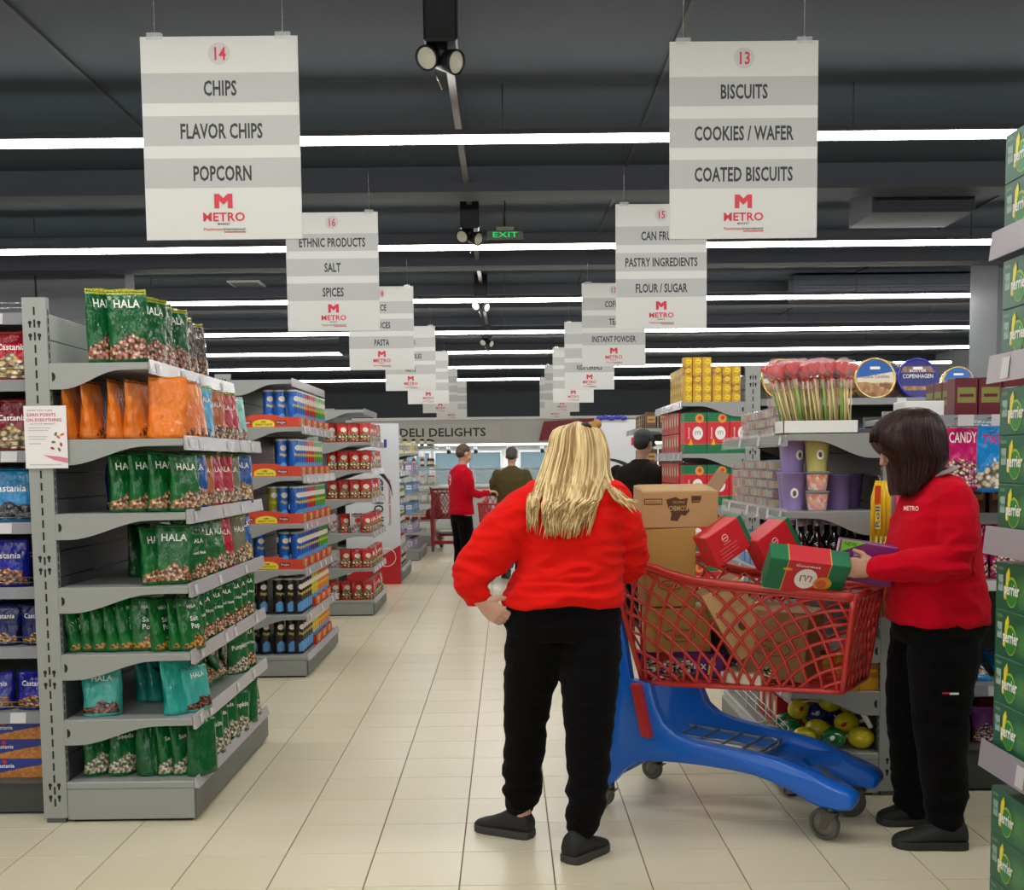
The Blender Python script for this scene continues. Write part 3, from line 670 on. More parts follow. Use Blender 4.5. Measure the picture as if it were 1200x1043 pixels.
# --- case of sparkling water
PG = mat('case_green', (14, 96, 62), .35)
def mk_case(kind):
    t = thing('water_case', '', 'box'); m = bpy.data.materials.new('case_print'); m.use_nodes = True; N = NT(m); x, y, z = N.sep(N.gen())
    dx = N.m('SUBTRACT', x, .66); dz = N.m('SUBTRACT', z, .45); r2 = N.m('ADD', N.m('MULTIPLY', dx, dx), N.m('MULTIPLY', N.m('MULTIPLY', dz, dz), .5))
    k = N.m('SUBTRACT', .75, N.m('MULTIPLY', r2, 10), clamp=True); k = N.m('MULTIPLY', k, N.noise(N.gen(), 14, 4)); k = N.m('MULTIPLY', k, N.m('LESS_THAN', y, .02))
    N.col(N.mix(k, c4((14, 92, 62)), c4((110, 180, 90)))); N.b.inputs['Roughness'].default_value = .35
    w, h, d = .25, .128, .26
    B().box(-w/2, w/2, 0, d, 0, h).build('carton', m, t, bevel=.002)
    x0 = -w/2
    text('10 x 33 cl', mat('case_pale', (170, 200, 180), .5), t, (x0+.03, -.001, h*.84), .009, w=.03)
    b = B(); b.quad(x0+.016, x0+.045, -.0009, .05, .094); b.build('label', mat('case_silver', (150, 176, 164), .5), t); text('Perr', PG, t, (x0+.03, -.0014, .066), .013, w=.026)
    lx = x0+.092
    B().disc((lx+.004, -.0009, .052), .034, .041, 24).build('emblem', mat('case_lime', (150, 190, 60), .4), t); B().disc((lx+.004, -.0014, .05), .03, .036, 24).build('emblem', mat('case_ball', (30, 130, 50), .35), t)
    B().prism([(lx-.034, .03), (lx-.028, .03), (lx-.006, .1), (lx-.012, .116), (lx-.026, .1)], 'y', -.002, -.0008).build('picture', mat('lemon', (232, 214, 50), .4), t)
    text('perrier', WHITEINK, t, (lx+.006, -.0026, .045), .032, w=.088, bold=.04)
    B().quad(lx-.036, lx-.028, -.0022, .03, .065).build('picture', mat('lemon2', (230, 200, 40), .4), t)
    return t
KINDS['case'] = (mk_case, 'green water case', 'box')
# --- small jars, tins and packets for distant stands
def mk_jar(kind):
    c, lid = dict(jar_white=((226, 216, 190), (200, 60, 60)), jar_green=((90, 110, 50), (206, 190, 90)), jar_amber=((110, 60, 30), (200, 60, 40)), jar_dark=((70, 40, 30), (200, 180, 110)))[kind]
    t = thing('food_jar', '', 'jar'); b = B(); b.lathe([(.034, 0), (.038, .006), (.038, .1), (.028, .12), (.028, .128)], 12); b.build('jar_body', mat(kind, c, .2), t)
    B().lathe([(.031, .124), (.031, .142), (.001, .142)], 12, caps=False).build('lid', mat(kind+'_lid', lid, .35), t); B().lathe([(.0384, .03), (.0384, .085)], 12, caps=False).build('label', mat(kind+'_lab', (228, 220, 206), .5), t); return t
for k_, l_ in (('jar_white', 'pale food jar'), ('jar_green', 'jar of green pickles'), ('jar_amber', 'amber bottle-shaped jar'), ('jar_dark', 'dark coffee jar')): KINDS[k_] = (mk_jar, l_, 'jar')
def mk_pk(kind):
    c, c2 = dict(pk_cream=((214, 206, 160), (150, 150, 90)), pk_blue=((110, 150, 196), (226, 230, 236)), pk_mauve=((170, 150, 190), (230, 226, 236)), pk_red=((150, 24, 30), (220, 200, 170)), pk_brown=((96, 66, 42), (180, 140, 80)),
                 pk_maroon=((98, 18, 32), (130, 130, 60)), pk_navy=((44, 40, 110), (200, 150, 90)), pk_yellow=((206, 150, 24), (170, 110, 20)))[kind]
    t = thing('food_packet', '', 'box'); h = .16 if kind != 'pk_maroon' else .165
    if kind == 'pk_navy': h = .09
    B().box(-.05, .05, 0, .09, 0, h).build('carton', mat(kind, c, .4), t, bevel=.003); B().quad(-.04, .04, -.0008, h*.35, h*.75).build('label', mat(kind+'_2', c2, .5), t)
    B().box(-.03, .03, -.0016, -.0008, h*.5, h*.58).build('label', mat(kind, c, .4), t); return t
for k_, l_ in (('pk_cream', 'cream food packet'), ('pk_blue', 'pale blue food packet'), ('pk_mauve', 'mauve food packet'), ('pk_red', 'dark red food packet'), ('pk_brown', 'brown coffee packet'), ('pk_maroon', 'maroon wafer carton'), ('pk_navy', 'navy biscuit packet'), ('pk_yellow', 'upright mustard-yellow packet')):
    KINDS[k_] = (mk_pk, l_, 'box')
# --- dark bottles
def mk_bottle(kind):
    t = thing('drink_bottle', '', 'bottle'); B().lathe([(.03, 0), (.034, .005), (.034, .14), (.03, .165), (.013, .2), (.013, .235)], 16).build('glass', mat('bottle_dark', (14, 12, 14), .08, 0, .7, coat=.5), t)
    B().lathe([(.0145, .232), (.0145, .255), (.001, .255)], 12, caps=False).build('cap', mat('bottle_cap', (196, 196, 200), .3, .5), t); B().lathe([(.0345, .05), (.0345, .12)], 16, caps=False).build('label', mat('bottle_label', (190, 190, 196), .5), t); return t
KINDS['bottle'] = (mk_bottle, 'dark soda bottle with pale cap', 'bottle')
# --- round fruit-shaped sweets
def mk_ball(kind):
    t = thing('candy_ball', '', 'toy sweet'); c = dict(ball_yellow=(206, 190, 24), ball_green=(16, 104, 48), ball_blue=(24, 40, 110))[kind]
    b = B(); b.ell((0, 0, .048), (.058, .048, .048), 20, 14); b.build('shell', mat(kind, c, .2, coat=.4), t)
    B().tube([(.05, 0, .05), (.1, 0, .055), (.135, 0, .05)], [.01, .006, .003], 7).build('wrapper_tail', mat('ball_tail', (214, 206, 160), .3), t)
    b = B(); b.ell((-.03, -.036, .06), (.016, .006, .012), 10, 7); b.build('emblem', mat('ball_red', (190, 30, 34), .4) if kind == 'ball_yellow' else WHITEINK, t)
    B().tube([(-.058, 0, .048), (0, -.049, .049), (.058, 0, .048)], .0016, 5).build('seam', mat('ball_seam', (180, 160, 20) if kind == 'ball_yellow' else (10, 60, 30), .4), t); return t
for k_, l_ in (('ball_yellow', 'round yellow sweet container'), ('ball_green', 'round green sweet container'), ('ball_blue', 'round dark blue sweet container')): KINDS[k_] = (mk_ball, l_, 'toy')
def mk_clear(kind):
    t = thing('sweet_box', '', 'box'); b = B(); b.box(-.06, .06, 0, .09, 0, .042); b.build('clear_box', CLEAR, t, bevel=.003); b = B()
    for i in range(4): b.box(-.054+i*.028, -.03+i*.028, .008, .082, .004, .034, (i*3+len(kind)) % 4)
    b.build('sweets', [mat('sw_a', (150, 30, 44), .4), mat('sw_b', (190, 180, 90), .4), mat('sw_c', (90, 150, 130), .4), mat('sw_d', (216, 150, 110), .4)], t); return t
KINDS['clear_a'] = (mk_clear, 'clear box of coloured sweets', 'box'); KINDS['clear_bc'] = (mk_clear, 'clear box of mixed sweets', 'box')
# ------------------------------------------------------------------ shop fittings
def slots(b, x0, x1, y, z0, z1, m=0, dy=-.0012):
    """slot dashes and keyhole pairs on an upright facing -y"""
    xc = (x0+x1)/2; z = z0+.05
    while z < z1-.05: b.box(xc-.0035, xc+.0035, y+dy, y, z, z+.032, m); z += .05
    for zz in [z0+.07+.47*k for k in range(int((z1-z0)/.47)+1)]:
        for dz in (0, .05):
            for s in (-1, 1):
                xx = xc+s*.018; Z = zz+dz
                if Z+.03 < z1: b.prism([(xx-.003, Z), (xx+.003, Z), (xx+.004, Z+.012), (xx+.008, Z+.02), (xx+.004, Z+.027), (xx-.004, Z+.027), (xx-.008, Z+.02), (xx-.004, Z+.012)], 'y', y+dy, y, m)
def bracket_poly(xb, xf, z, deep=.105):
    s = 1 if xf > xb else -1; D = abs(xf-xb); P = [(xb, z-.004), (xb, z-deep)]
    for k in range(11):
        t = k/10; e = t*t*(3-2*t); P.append((xb+s*(.05+(D*.72-.05)*t), z-deep+(deep-.03)*e))
    P += [(xf, z-.026), (xf, z-.004)]
    return P if s > 0 else P[::-1]
def stand(label, side, xb, xf, y0, y1, zs, ztop, xtop=None, rail=RAILP, railh=.045, post=.105, base_z=.17, fronts=None, top_plate=None, ends=True, seed=1):
    """end-of-row stand: back at xb, open side at xf; y0 is the end towards the camera"""
    s = side; root = thing('display_stand', label, 'shelving', (xb, (y0+y1)/2, 0)); rr = random.Random(seed)
    kw = dict(parent=root, world=True)
    px0, px1 = (xb-post, xb) if s > 0 else (xb, xb+post)
    for yy, nm in ((y0, 0), (y1-.03, 1)):
        b = B(); b.box(px0, px1, yy, yy+.03, .02, ztop)
        up = b.build('upright', GREY, bevel=.002, **kw)
        b = B(); b.box(px0+.01, px1-.01, yy+.004, yy+.026, 0, .02); b.build('foot', GREYD, up, world=True)
        b = B(); slots(b, px0, px1, yy, .02, ztop)
        # side slots seen obliquely
        xs = xb
        z = .2
        while z < ztop-.04: b.box(min(xs, xs+s*.001), max(xs, xs+s*.001), yy+.01, yy+.017, z, z+.022); z += .034
        o = b.build('slot', BLACK, up, world=True); o['kind'] = 'stuff'
    n = int((ztop-.06-base_z)/.105)
    for k in range(n):
        z0 = base_z+k*(ztop-.06-base_z)/n; z1 = base_z+(k+1)*(ztop-.06-base_z)/n-.004
        B().box(xb-.012 if s > 0 else xb, xb if s > 0 else xb+.012, y0+.031, y1-.031, z0, z1).build('back_panel', GREYL if z0 > zs[0]-.02 and xtop else DARKPANEL, bevel=.0015, **kw)  # pale metal above a shallow top shelf, shade-darkened tone elsewhere
    # shelves
    for i, z in enumerate(zs):
        f = xtop if (i == 0 and xtop) else (fronts[i] if fronts else xf)
        b = B(); b.box(min(xb, f), max(xb, f), y0+.003, y1-.003, z-.03, z)
        sh = b.build('shelf', GREY, bevel=.003, **kw)
        for yy in (y0+.0005, y1-.0035):
            b = B(); b.prism(bracket_poly(xb, f, z), 'y', yy, yy+.003); br = b.build('bracket', GREY, sh, world=True)
        b = B(); n_ = 14; cx = xb+s*.012; P = [(cx, z-.035)]+[(cx+s*.013*math.sin(PI*k/n_), z-.055+.018*math.cos(PI*k/n_)) for k in range(n_+1)]+[(cx, z-.075)]
        b.prism(P if s < 0 else P[::-1], 'y', y0-.0006, y0+.0004); b.build('hook_hole', BLACK, sh, world=True)
        b = B(); x0, x1 = (f, f+.004) if s > 0 else (f-.004, f)
        lip = .012
        b.prism([(f, z-railh), (f+s*.012, z-railh-.002), (f+s*.004, z+lip), (f, z+lip)] if s > 0 else [(f, z+lip), (f+s*.004, z+lip), (f+s*.012, z-railh-.002), (f, z-railh)], 'y', y0+.01, y1+.02)
        b.build('price_rail', rail, sh, world=True)
        y = y0+.05+rr.random()*.1; tm_ = None
        while y < y1-.08:
            if tm_ is None:
                b = B(); q = -railh+.006; b.add([(s*.0135, 0, q), (s*.0135, .045, q), (s*.0075, .045, .0), (s*.0075, 0, .0)], [(0, 1, 2, 3)]); tm_ = b.mesh([TAGM])
            o = bpy.data.objects.new('price_tag', tm_); COL.objects.link(o); o.parent = sh; o.location = (f-xb, y-(y0+y1)/2, z); y += .14+rr.random()*.4
    # base
    b = B(); b.box(min(xb, xf), max(xb, xf), y0+.002, y1-.002, .012, base_z-.03); pl = b.build('plinth', GREY, bevel=.003, **kw)
    b = B(); b.box(min(xb, xf), max(xb, xf), y0, y1, base_z-.03, base_z); b.build('base_deck', GREY, bevel=.004, **kw)
    b = B(); b.box(min(xf, xf+s*.008), max(xf, xf+s*.008), y0-.002, y1+.002, .02, base_z-.032); b.build('kick_strip', GREYD, pl, world=True)
    b = B(); f = xf; b.prism([(f, base_z-.03), (f+s*.02, base_z-.03), (f+s*.004, base_z+.012), (f, base_z+.012)] if s > 0 else [(f, base_z+.012), (f+s*.004, base_z+.012), (f+s*.02, base_z-.03), (f, base_z-.03)], 'y', y0, y1); b.build('price_rail', rail, pl, world=True)
    b = B(); b.box(min(xb, xf)+.02, max(xb, xf)-.02, y0+.02, y1-.02, 0, .0125); b.build('foot', BLACK, pl, world=True)
    if top_plate:
        z = top_plate; b = B(); b.box(min(xb, xf+.06*-s), max(xb, xf-.06*s), y0+.003, y1-.003, z-.03, z); sh = b.build('shelf', GREY, bevel=.003, **kw)
        b = B(); b.prism(bracket_poly(xb, xf-.06*s, z), 'y', y0, y0+.003); b.build('bracket', GREY, sh, world=True)
        b = B(); b.box(min(xf-.06*s, xf-.056*s), max(xf-.06*s, xf-.056*s), y0+.01, y1, z-.045, z+.012); b.build('price_rail', rail, sh, world=True)
    return root
def row(label, x0, x1, yf, yb, zs, ztop, kick=.17, wires=False, seed=1, tags=True):
    """a row of shelves facing the camera (front at yf)"""
    root = thing('shelving_row', label, 'shelving', ((x0+x1)/2, yf, 0)); kw = dict(parent=root, world=True); rr = random.Random(seed)
    ym = (yf+yb)/2 if yb-yf > .9 else yb
    B().box(x0, x1, ym-.012, ym+.012, .02, ztop).build('back_panel', GREYD, **kw)
    p = B().box(x0, x1, yf+.01, yb, .012, kick-.012).build('plinth', mat('row_kick', (60, 62, 60), .5), **kw)
    B().box(x0, x1, yf-.002, yb, kick-.012, kick).build('base_deck', GREYD, **kw)
    B().box(x0+.02, x1-.02, yf+.03, yb-.03, 0, .0125).build('foot', BLACK, p, world=True)
    for z in zs:
        sh = B().box(x0, x1, yf, ym-.012, z-.028, z).build('shelf', GREY, bevel=.003, **kw)
        b = B(); b.prism([(yf-.013, z-.044), (yf, z-.044), (yf, z+.004), (yf-.005, z+.004)], 'x', x0, x1); b.build('price_rail', mat('row_rail', (128, 130, 134), .3), sh, world=True)
        if wires:
            b = B()
            for dz in (.024, .044): b.tube([(x0, yf+.004, z+dz), (x1, yf+.004, z+dz)], .0022, 6)
            x = x0+.2
            while x < x1: b.tube([(x, yf+.004, z), (x, yf+.004, z+.044)], .002, 5); x += .45
            b.build('wire_guard', CHROME, sh, world=True)
        if tags:
            x = x0+.04+rr.random()*.1
            while x < x1-.09:
                if 'rt' not in TXT: b = B(); b.add([(0, -.0145, -.042), (.065, -.0145, -.042), (.065, -.0065, .001), (0, -.0065, .001)], [(0, 1, 2, 3)]); TXT['rt'] = b.mesh([TAGM])
                o = bpy.data.objects.new('price_tag', TXT['rt']); COL.objects.link(o); o.parent = sh; o.location = (x-(x0+x1)/2, 0, z); x += .2+rr.random()*.35
    return root
ZL = [1.88, 1.575, 1.275, .975, .70, .43]
# ---- left side
L1 = stand('tall grey display stand of nut pouches, nearest on the left', 1, -1.826, -1.30, 4.47, 5.83, ZL, 2.14, xtop=-1.43, seed=3, post=.098)
L2 = stand('grey display stand of crisp tubes, second on the left', 1, -1.86, -1.39, 7.54, 8.9, [1.72, 1.385, 1.06, .745, .43], 2.08, seed=4, base_z=.15, top_plate=2.04)
L3 = stand('grey display stand of red crisp packets, third on the left', 1, -1.8, -1.3, 10.62, 11.7, [1.675, 1.41, 1.13, .80, .46], 2.05, seed=5, base_z=.15, top_plate=1.985)
L4 = stand('grey display stand behind the imported board, fourth on the left', 1, -1.85, -1.31, 13.55, 14.9, [1.68, 1.36, 1.02, .7, .4], 2.0, seed=6)
L5 = stand('grey display stand of pale packets, fifth on the left', 1, -1.85, -1.33, 16.65, 18.0, [1.62, 1.32, 1.02, .72, .42], 1.95, seed=7)
L6 = stand('grey display stand of jars, farthest on the left', 1, -2.1, -1.3, 19.7, 21.0, [1.78, 1.42, 1.1, .78, .46], 2.05, seed=8)
row('long shelving row of navy nut bags at the left edge', -4.6, -1.93, 4.58, 5.72, [2.09, 1.82, 1.53, 1.235, .965, .715, .44], 2.14, kick=.15, wires=True, seed=9)
for i, (y, lab) in enumerate([(7.65, 'second'), (10.7, 'third'), (13.65, 'fourth')]):
    row('long shelving row running left from the '+lab+' left stand', -4.6, -1.97, y, y+1.14, [1.72, 1.4, 1.08, .76, .44], 2.08, seed=10+i)
# ---- right side
R1 = stand('low grey display stand with lollipops beside the shopping trolley', -1, 1.60, 1.195, 4.70, 6.08, [1.57, 1.24, .94, .69, .46], 1.66, seed=13, rail=CLEAR, railh=.05, post=.108, fronts=[1.195, 1.195, 1.195, 1.195, 1.22], base_z=.19)
R2 = stand('grey display stand of red and green gift boxes, second on the right', -1, 1.67, 1.23, 7.75, 9.1, [1.87, 1.51, 1.145, .8, .46], 2.12, seed=14, rail=RAILP)
R3 = stand('grey display stand of coffee packets, third on the right', -1, 1.75, 1.32, 10.8, 12.1, [1.78, 1.42, 1.1, .78, .46], 2.05, seed=15)
R4 = stand('grey display stand behind the far right imported board', -1, 1.75, 1.3, 13.95, 15.3, [1.68, 1.36, 1.02, .7, .4], 2.0, seed=16)
R0 = stand('grey display stand of green water cases at the right edge', -1, 1.72, 1.325, 1.62, 3.02, [2.055, 1.725, 1.262, .665], 2.55, seed=17, rail=mat('rail_mauve', (150, 142, 150), .3), railh=.062)
row('long shelving row right of the low stand, behind the dark-haired woman', 1.715, 4.4, 4.74, 5.9, [1.64, 1.22, .93, .47], 1.66, kick=.2, seed=18)
row('long shelving row with round biscuit tins, second on the right', 1.785, 4.8, 7.82, 8.96, [1.885, 1.6, 1.3, 1.0, .7, .4], 2.0, seed=19)
row('long shelving row running right from the third right stand', 1.86, 4.8, 10.9, 12.0, [1.72, 1.4, 1.08, .76, .44], 2.0, seed=20)
row('long shelving row running right beside the water cases', 1.82, 4.2, 1.7, 2.95, [1.9, 1.5, 1.1, .66], 2.2, seed=21)

# ---- board with the word IMPORTED at the end of the fourth stands
def board(x0, x1, y, z1, label, mirror=False):
    t = thing('end_board', label, 'sign', ((x0+x1)/2, y, 0)); w = x1-x0; h = z1
    B().box(-w/2, w/2, 0, .02, 0, h).build('panel', mat('board_white', (214, 216, 222), .5), t, bevel=.002)
    b = B(); b.add([(-w/2, -.0015, .0), (w/2, -.0015, 0), (w/2, -.0015, .48), (-w/2+.02, -.0015, .12), (-w/2, -.0015, .12)], [(0, 1, 2, 3, 4)]); b.build('print', mat('board_red', (196, 26, 40), .5), t)
    b = B(); P = []; n = 14
    for k in range(n+1): a = PI*.5*k/n; P.append((w/2-.47*1.0*(1-math.sin(a*.0+a))*1.0, -.003, 1.0+.55*math.cos(a)*.9))
    b.tube([(-w/2+.02+.55*math.sin(PI/2*k/n), -.002, 1.08+.42*math.cos(PI/2*k/n)) for k in range(n+1)], [(.002, .004+.02*math.sin(PI*min(k/n*1.1, 1))) for k in range(n+1)], 8, up=(0, 1, 0)); b.build('print', INK, t)
    text('IMPORTED', mat('board_ink', (36, 38, 60), .5), t, (.13, -.003, .98), .12, rot=(PI/2, -PI/2, 0), w=.62, bold=.02)
    text('Passionate International', REDINK, t, (.22, -.003, 1.0), .035, rot=(PI/2, -PI/2, 0), w=.55)
    for i, c in enumerate([(196, 30, 40), (230, 230, 230), (30, 50, 120)]): B().quad(.08+i*.035, .115+i*.035, -.003, 1.66, 1.76).build('print', mat('flag_%d' % i, c, .5), t)
    b = B(); b.tube([(.16+.11*math.cos(2*PI*k/20), -.003, .33+.11*math.sin(2*PI*k/20)) for k in range(21)], .004, 5, up=(0, 1, 0)); b.build('print', WHITEINK, t)
board(-1.96, -1.30, 13.42, 1.95, 'white board reading imported with red corner, beside the red packet stand')
board(1.15, 1.8, 13.8, 1.98, 'white board reading imported, right of the blonde woman')
t = thing('board_topper', 'blue and white ribbon on top of the right imported board', 'banner', (1.3, 13.78, 1.985))
b = B()
for k in range(5): b.ell((-.14+k*.075, 0, .015+.01*(k % 2)), (.045, .02, .03), 10, 6)
b.build('ribbon', mat('ribbon_blue', (50, 60, 170), .5), t)

# ------------------------------------------------------------------ hanging aisle signs
SGW, SGL, SGD = mat('sign_white', (192, 192, 189), .5), mat('sign_shade', (206, 206, 202), .5), mat('sign_band', (163, 164, 163), .5)
ACC = mat('sign_red', (190, 34, 54), .5); CIRC = mat('sign_circle', (178, 176, 176), .5)
def aisle_sign(xc, y, num, lines, label, z0=2.355, z1=3.135, dz=0):
    t = thing('hanging_sign', label, 'sign', (xc, y, z0)); w, h = .615, z1-z0
    B().box(-w/2, w/2, 0, .008, 0, h).build('board', SGW, t, bevel=.001)
    b = B(); zb = [(.545, .40+.29), (.70, .85)]
    F = [(.675, .822), (.465, .612), (.257, .404)]
    for a, c in F: b.quad(-w/2+.0005, w/2-.0005, -.0006, h*a, h*c)
    b.build('band', SGD, t)
    B().disc((0, -.0008, h*.915), .043, .043, 28).build('emblem', CIRC, t)
    if num: text(num, ACC, t, (0, -.0016, h*.915-.024), .05, bold=.03)
    for (a, c), s in zip(F, lines):
        src = text_mesh(s, .034, .6); W = (max(v.co.x for v in src.vertices)-min(v.co.x for v in src.vertices))
        hh = .058; ww = min(W*hh, .53)
        text(s, INK, t, (0, -.0016, h*(a+c)/2-hh/2), hh, w=ww, bold=.034, cond=.6)
    # emblem: a heavy M with a notch, the shop's word and its line of small print
    b = B(); b.M = Matrix.Translation((0, 0, h*.155)); b.add([(-.036,-.002,0),(-.017,-.002,0),(-.017,-.002,.03),(0,-.002,.014),(.017,-.002,.03),(.017,-.002,0),(.036,-.002,0),(.036,-.002,.056),(.017,-.002,.056),(0,-.002,.04),(-.017,-.002,.056),(-.036,-.002,.056)],
        [(0,1,2,10,11),(2,3,9,10),(3,4,8,9),(4,5,6,7,8)]); b.build('emblem', ACC, t)
    text('METRO', ACC, t, (0, -.0016, h*.092), .034, w=.165, bold=.03); text('MARKET', INK, t, (0, -.0016, h*.072), .009, w=.05)
    text('Passionate', ACC, t, (-.043, -.0016, h*.045), .012, w=.075); text('International', INK, t, (.04, -.0016, h*.045), .012, w=.085)
    b = B(); b.box(0, .085, -.0018, -.0006, h*.035, h*.04); b.build('emblem', ACC, t)
    for sx in (-1, 1):
        b = B(); b.box(sx*.25-.03, sx*.25+.03, -.006, .014, h-.012, h+.014); c = b.build('clip', CLEAR, t)
        B().tube([(sx*.25, .004, h+.014), (sx*.25, .004, 3.6-z0)], .0012, 4).build('wire', CHROME, c)
SIG = [(-1.105, 4.46, '14', ('CHIPS', 'FLAVOR CHIPS', 'POPCORN'), 'hanging sign 14 for chips, flavor chips and popcorn'),
 (-1.145, 7.5, '16', ('ETHNIC PRODUCTS', 'SALT', 'SPICES'), 'hanging sign 16 for ethnic products, salt and spices'),
 (-1.17, 10.6, '18', ('RICE', 'SAUCES', 'PASTA'), 'hanging sign 18 ending in pasta, third on the left'),
 (-1.16, 13.65, '20', ('CANS', 'VEGETABLES', 'NUTS'), 'hanging sign listing vegetables and nuts, fourth on the left'),
 (-1.16, 16.7, '', (), 'far hanging sign, fifth on the left'),
 (-1.16, 19.7, '', (), 'far hanging sign, sixth on the left'),
 (-1.1, 22.6, '', (), 'farthest hanging sign on the left'),
 (1.0, 4.7, '13', ('BISCUITS', 'COOKIES / WAFER', 'COATED BISCUITS'), 'hanging sign 13 for biscuits, cookies and coated biscuits'),
 (1.06, 7.58, '15', ('CAN FRUITS', 'PASTRY INGREDIENTS', 'FLOUR / SUGAR'), 'hanging sign 15 for can fruits, pastry ingredients and flour'),
 (1.055, 10.85, '17', ('COFFEE', 'TEA', 'INSTANT POWDER'), 'hanging sign 17 for coffee, tea and instant powder'),
 (1.04, 13.8, '19', ('ADULT', 'FAMILY', 'KIDS CEREALS'), 'hanging sign 19 ending in kids cereals, fourth on the right'),
 (1.02, 16.8, '', (), 'far hanging sign, fifth on the right'),
 (1.0, 19.8, '', (), 'far hanging sign, sixth on the right'),
 (1.0, 22.7, '', (), 'farthest hanging sign on the right')]
for i, (x, y, n_, l_, lab) in enumerate(SIG): aisle_sign(x, y, n_, l_, lab, z0=2.355+(.03 if i in (7, 9) else 0), z1=3.135+(.05 if i > 6 else 0))
# ------------------------------------------------------------------ shopping trolley (x forward, y left, z up)
def trolley(label, loc, rz, red, blue, name='shopping_trolley'):
    t = thing(name, label, 'trolley', loc, rz)
    WHEEL = mat('wheel_grey', (120, 118, 112), .5); TYRE = mat('tyre_grey', (90, 88, 84), .6); FORK = mat('caster_metal', (104, 100, 94), .4, .7)
    def interp(P, x):
        for (a, b), (c, d) in zip(P, P[1:]):
            if x <= c: q = (x-a)/(c-a); q = max(0, q); return b+(d-b)*q
        return P[-1][1]
    RIM = [(.10, 1.07), (.2, 1.055), (.3, 1.03), (.38, 1.005), (.47, .985), (.72, .965), (1.10, .948)]
    def S(u, v, side=-1):
        lb = .24+.81*u; lt = .105+.995*u; zb = .544+.035*u; zt = interp(RIM, lt)
        hb = .215-.055*u; ht = .27-.08*u
        return Vector((lb+(lt-lb)*v, side*(hb+(ht-hb)*v), zb+(zt-zb)*v))
    AW, BH = 1.0, .42
    def inside(a, b): return -.001 <= a <= AW+.001 and -.001 <= b <= BH+.001
    for side in (-1, 1):
        b = B()
        for cx, sg in ((-.06, 1), (1.06, -1)):
            k = 0
            while k < 22:
                r = .30+k*.064; pts = []; k += 1
                for q in range(0, 61):
                    a_ = PI/2*q/60; a = cx+sg*r*math.sin(a_); bb = -.24+r*math.cos(a_)*.98
                    if inside(a, bb): pts.append(S(a/AW, bb/BH, side))
                if len(pts) > 2:
                    pts = pts[::4]+([pts[-1]] if (len(pts)-1) % 4 else [])
                    b.tube(pts, .0068, 6, caps=True)
        b.build('basket_lattice', red, t)
        b = B()
        for u in (0, 1): b.tube([S(u, v/6, side) for v in range(7)], .0125 if u else .012, 7)
        b.tube([S(u/10, 0, side) for u in range(11)], .011, 7)
        b.build('basket_edge', red, t)
        b = B(); b.tube([S(u/24, 1, side)+Vector((0, side*.006, .002)) for u in range(25)], [(.017, .013)]*25, 8, up=(0, 0, 1)); b.tube([S(u/24, .955, side)+Vector((0, side*.004, 0)) for u in range(25)], .0055, 6)
        b.build('rim', red, t)
    # front, rear and bottom grids
    def face(fn, n1, n2, nm, r=.0055):
        b = B()
        for i in range(-n1, n1*2+1):
            for sg in (1, -1):
                pts = []
                for q in range(0, 41):
                    v = q/40; u = i/n1+sg*v*n2/n1*.62 if sg > 0 else 1-(i/n1+v*n2/n1*.62)
                    if 0 <= u <= 1: pts.append(fn(u, v))
                if len(pts) > 3: b.tube([pts[0], pts[len(pts)//2], pts[-1]], r, 5)
        b.build(nm, red, t)
    face(lambda u, v: S(1, v, -1).lerp(S(1, v, 1), u), 6, 6, 'front_grid')
    face(lambda u, v: S(0, v*.93, -1).lerp(S(0, v*.93, 1), u), 7, 6, 'rear_flap')
    face(lambda u, v: S(v, 0, -1).lerp(S(v, 0, 1), u), 6, 13, 'floor_grid')
    b = B()
    for u, v in ((1, 1), (1, 0), (0, 0), (0, .93)): b.tube([S(u, v, -1), S(u, v, 1)], .013 if v else .01, 8)
    b.build('cross_bar', red, t)
    b = B(); b.tube([(.02, -.245, 1.035), (.02, .245, 1.035)], .0165, 12); b.build('handle', red, t)
    b = B()
    for s in (-1, 1): b.tube([(.02, s*.25, 1.035), (.06, s*.262, 1.05), (.12, s*.272, 1.06)], .018, 8)
    b.build('handle_bracket', blue, t)
    # red legs between basket and chassis
    for s in (-1, 1):
        b = B()
        for l0, l1, w0 in ((.236, .286, .021),):
            zt, zb = (.55, .335) if l0 < .3 else (.55, .40); yy = s*.288
            b.prism([(l0-w0, zt), (l1-w0, zb), (l1+w0, zb-.004), (l0+w0, zt)], 'y', min(yy, yy+s*-.075), max(yy, yy+s*-.075))
        b.build('leg_strut', red, t, bevel=.003)
    # blue chassis sides
    low = [(.02, .10), (.05, .086), (.09, .088), (.13, .125), (.17, .175), (.22, .212), (.28, .227), (.4, .236), (.5, .237), (.62, .234), (.72, .225), (.8, .207), (.875, .182), (.94, .152), (1.0, .136), (1.06, .132), (1.1, .14)]
    upp = [(1.115, .165), (1.11, .195), (1.08, .213), (1.02, .232), (.95, .258), (.85, .289), (.72, .308), (.575, .322), (.47, .333), (.40, .35), (.345, .39), (.31, .46), (.285, .55), (.20, .56), (.15, .85), (.105, .87), (.075, .6), (.045, .35), (.03, .2)]
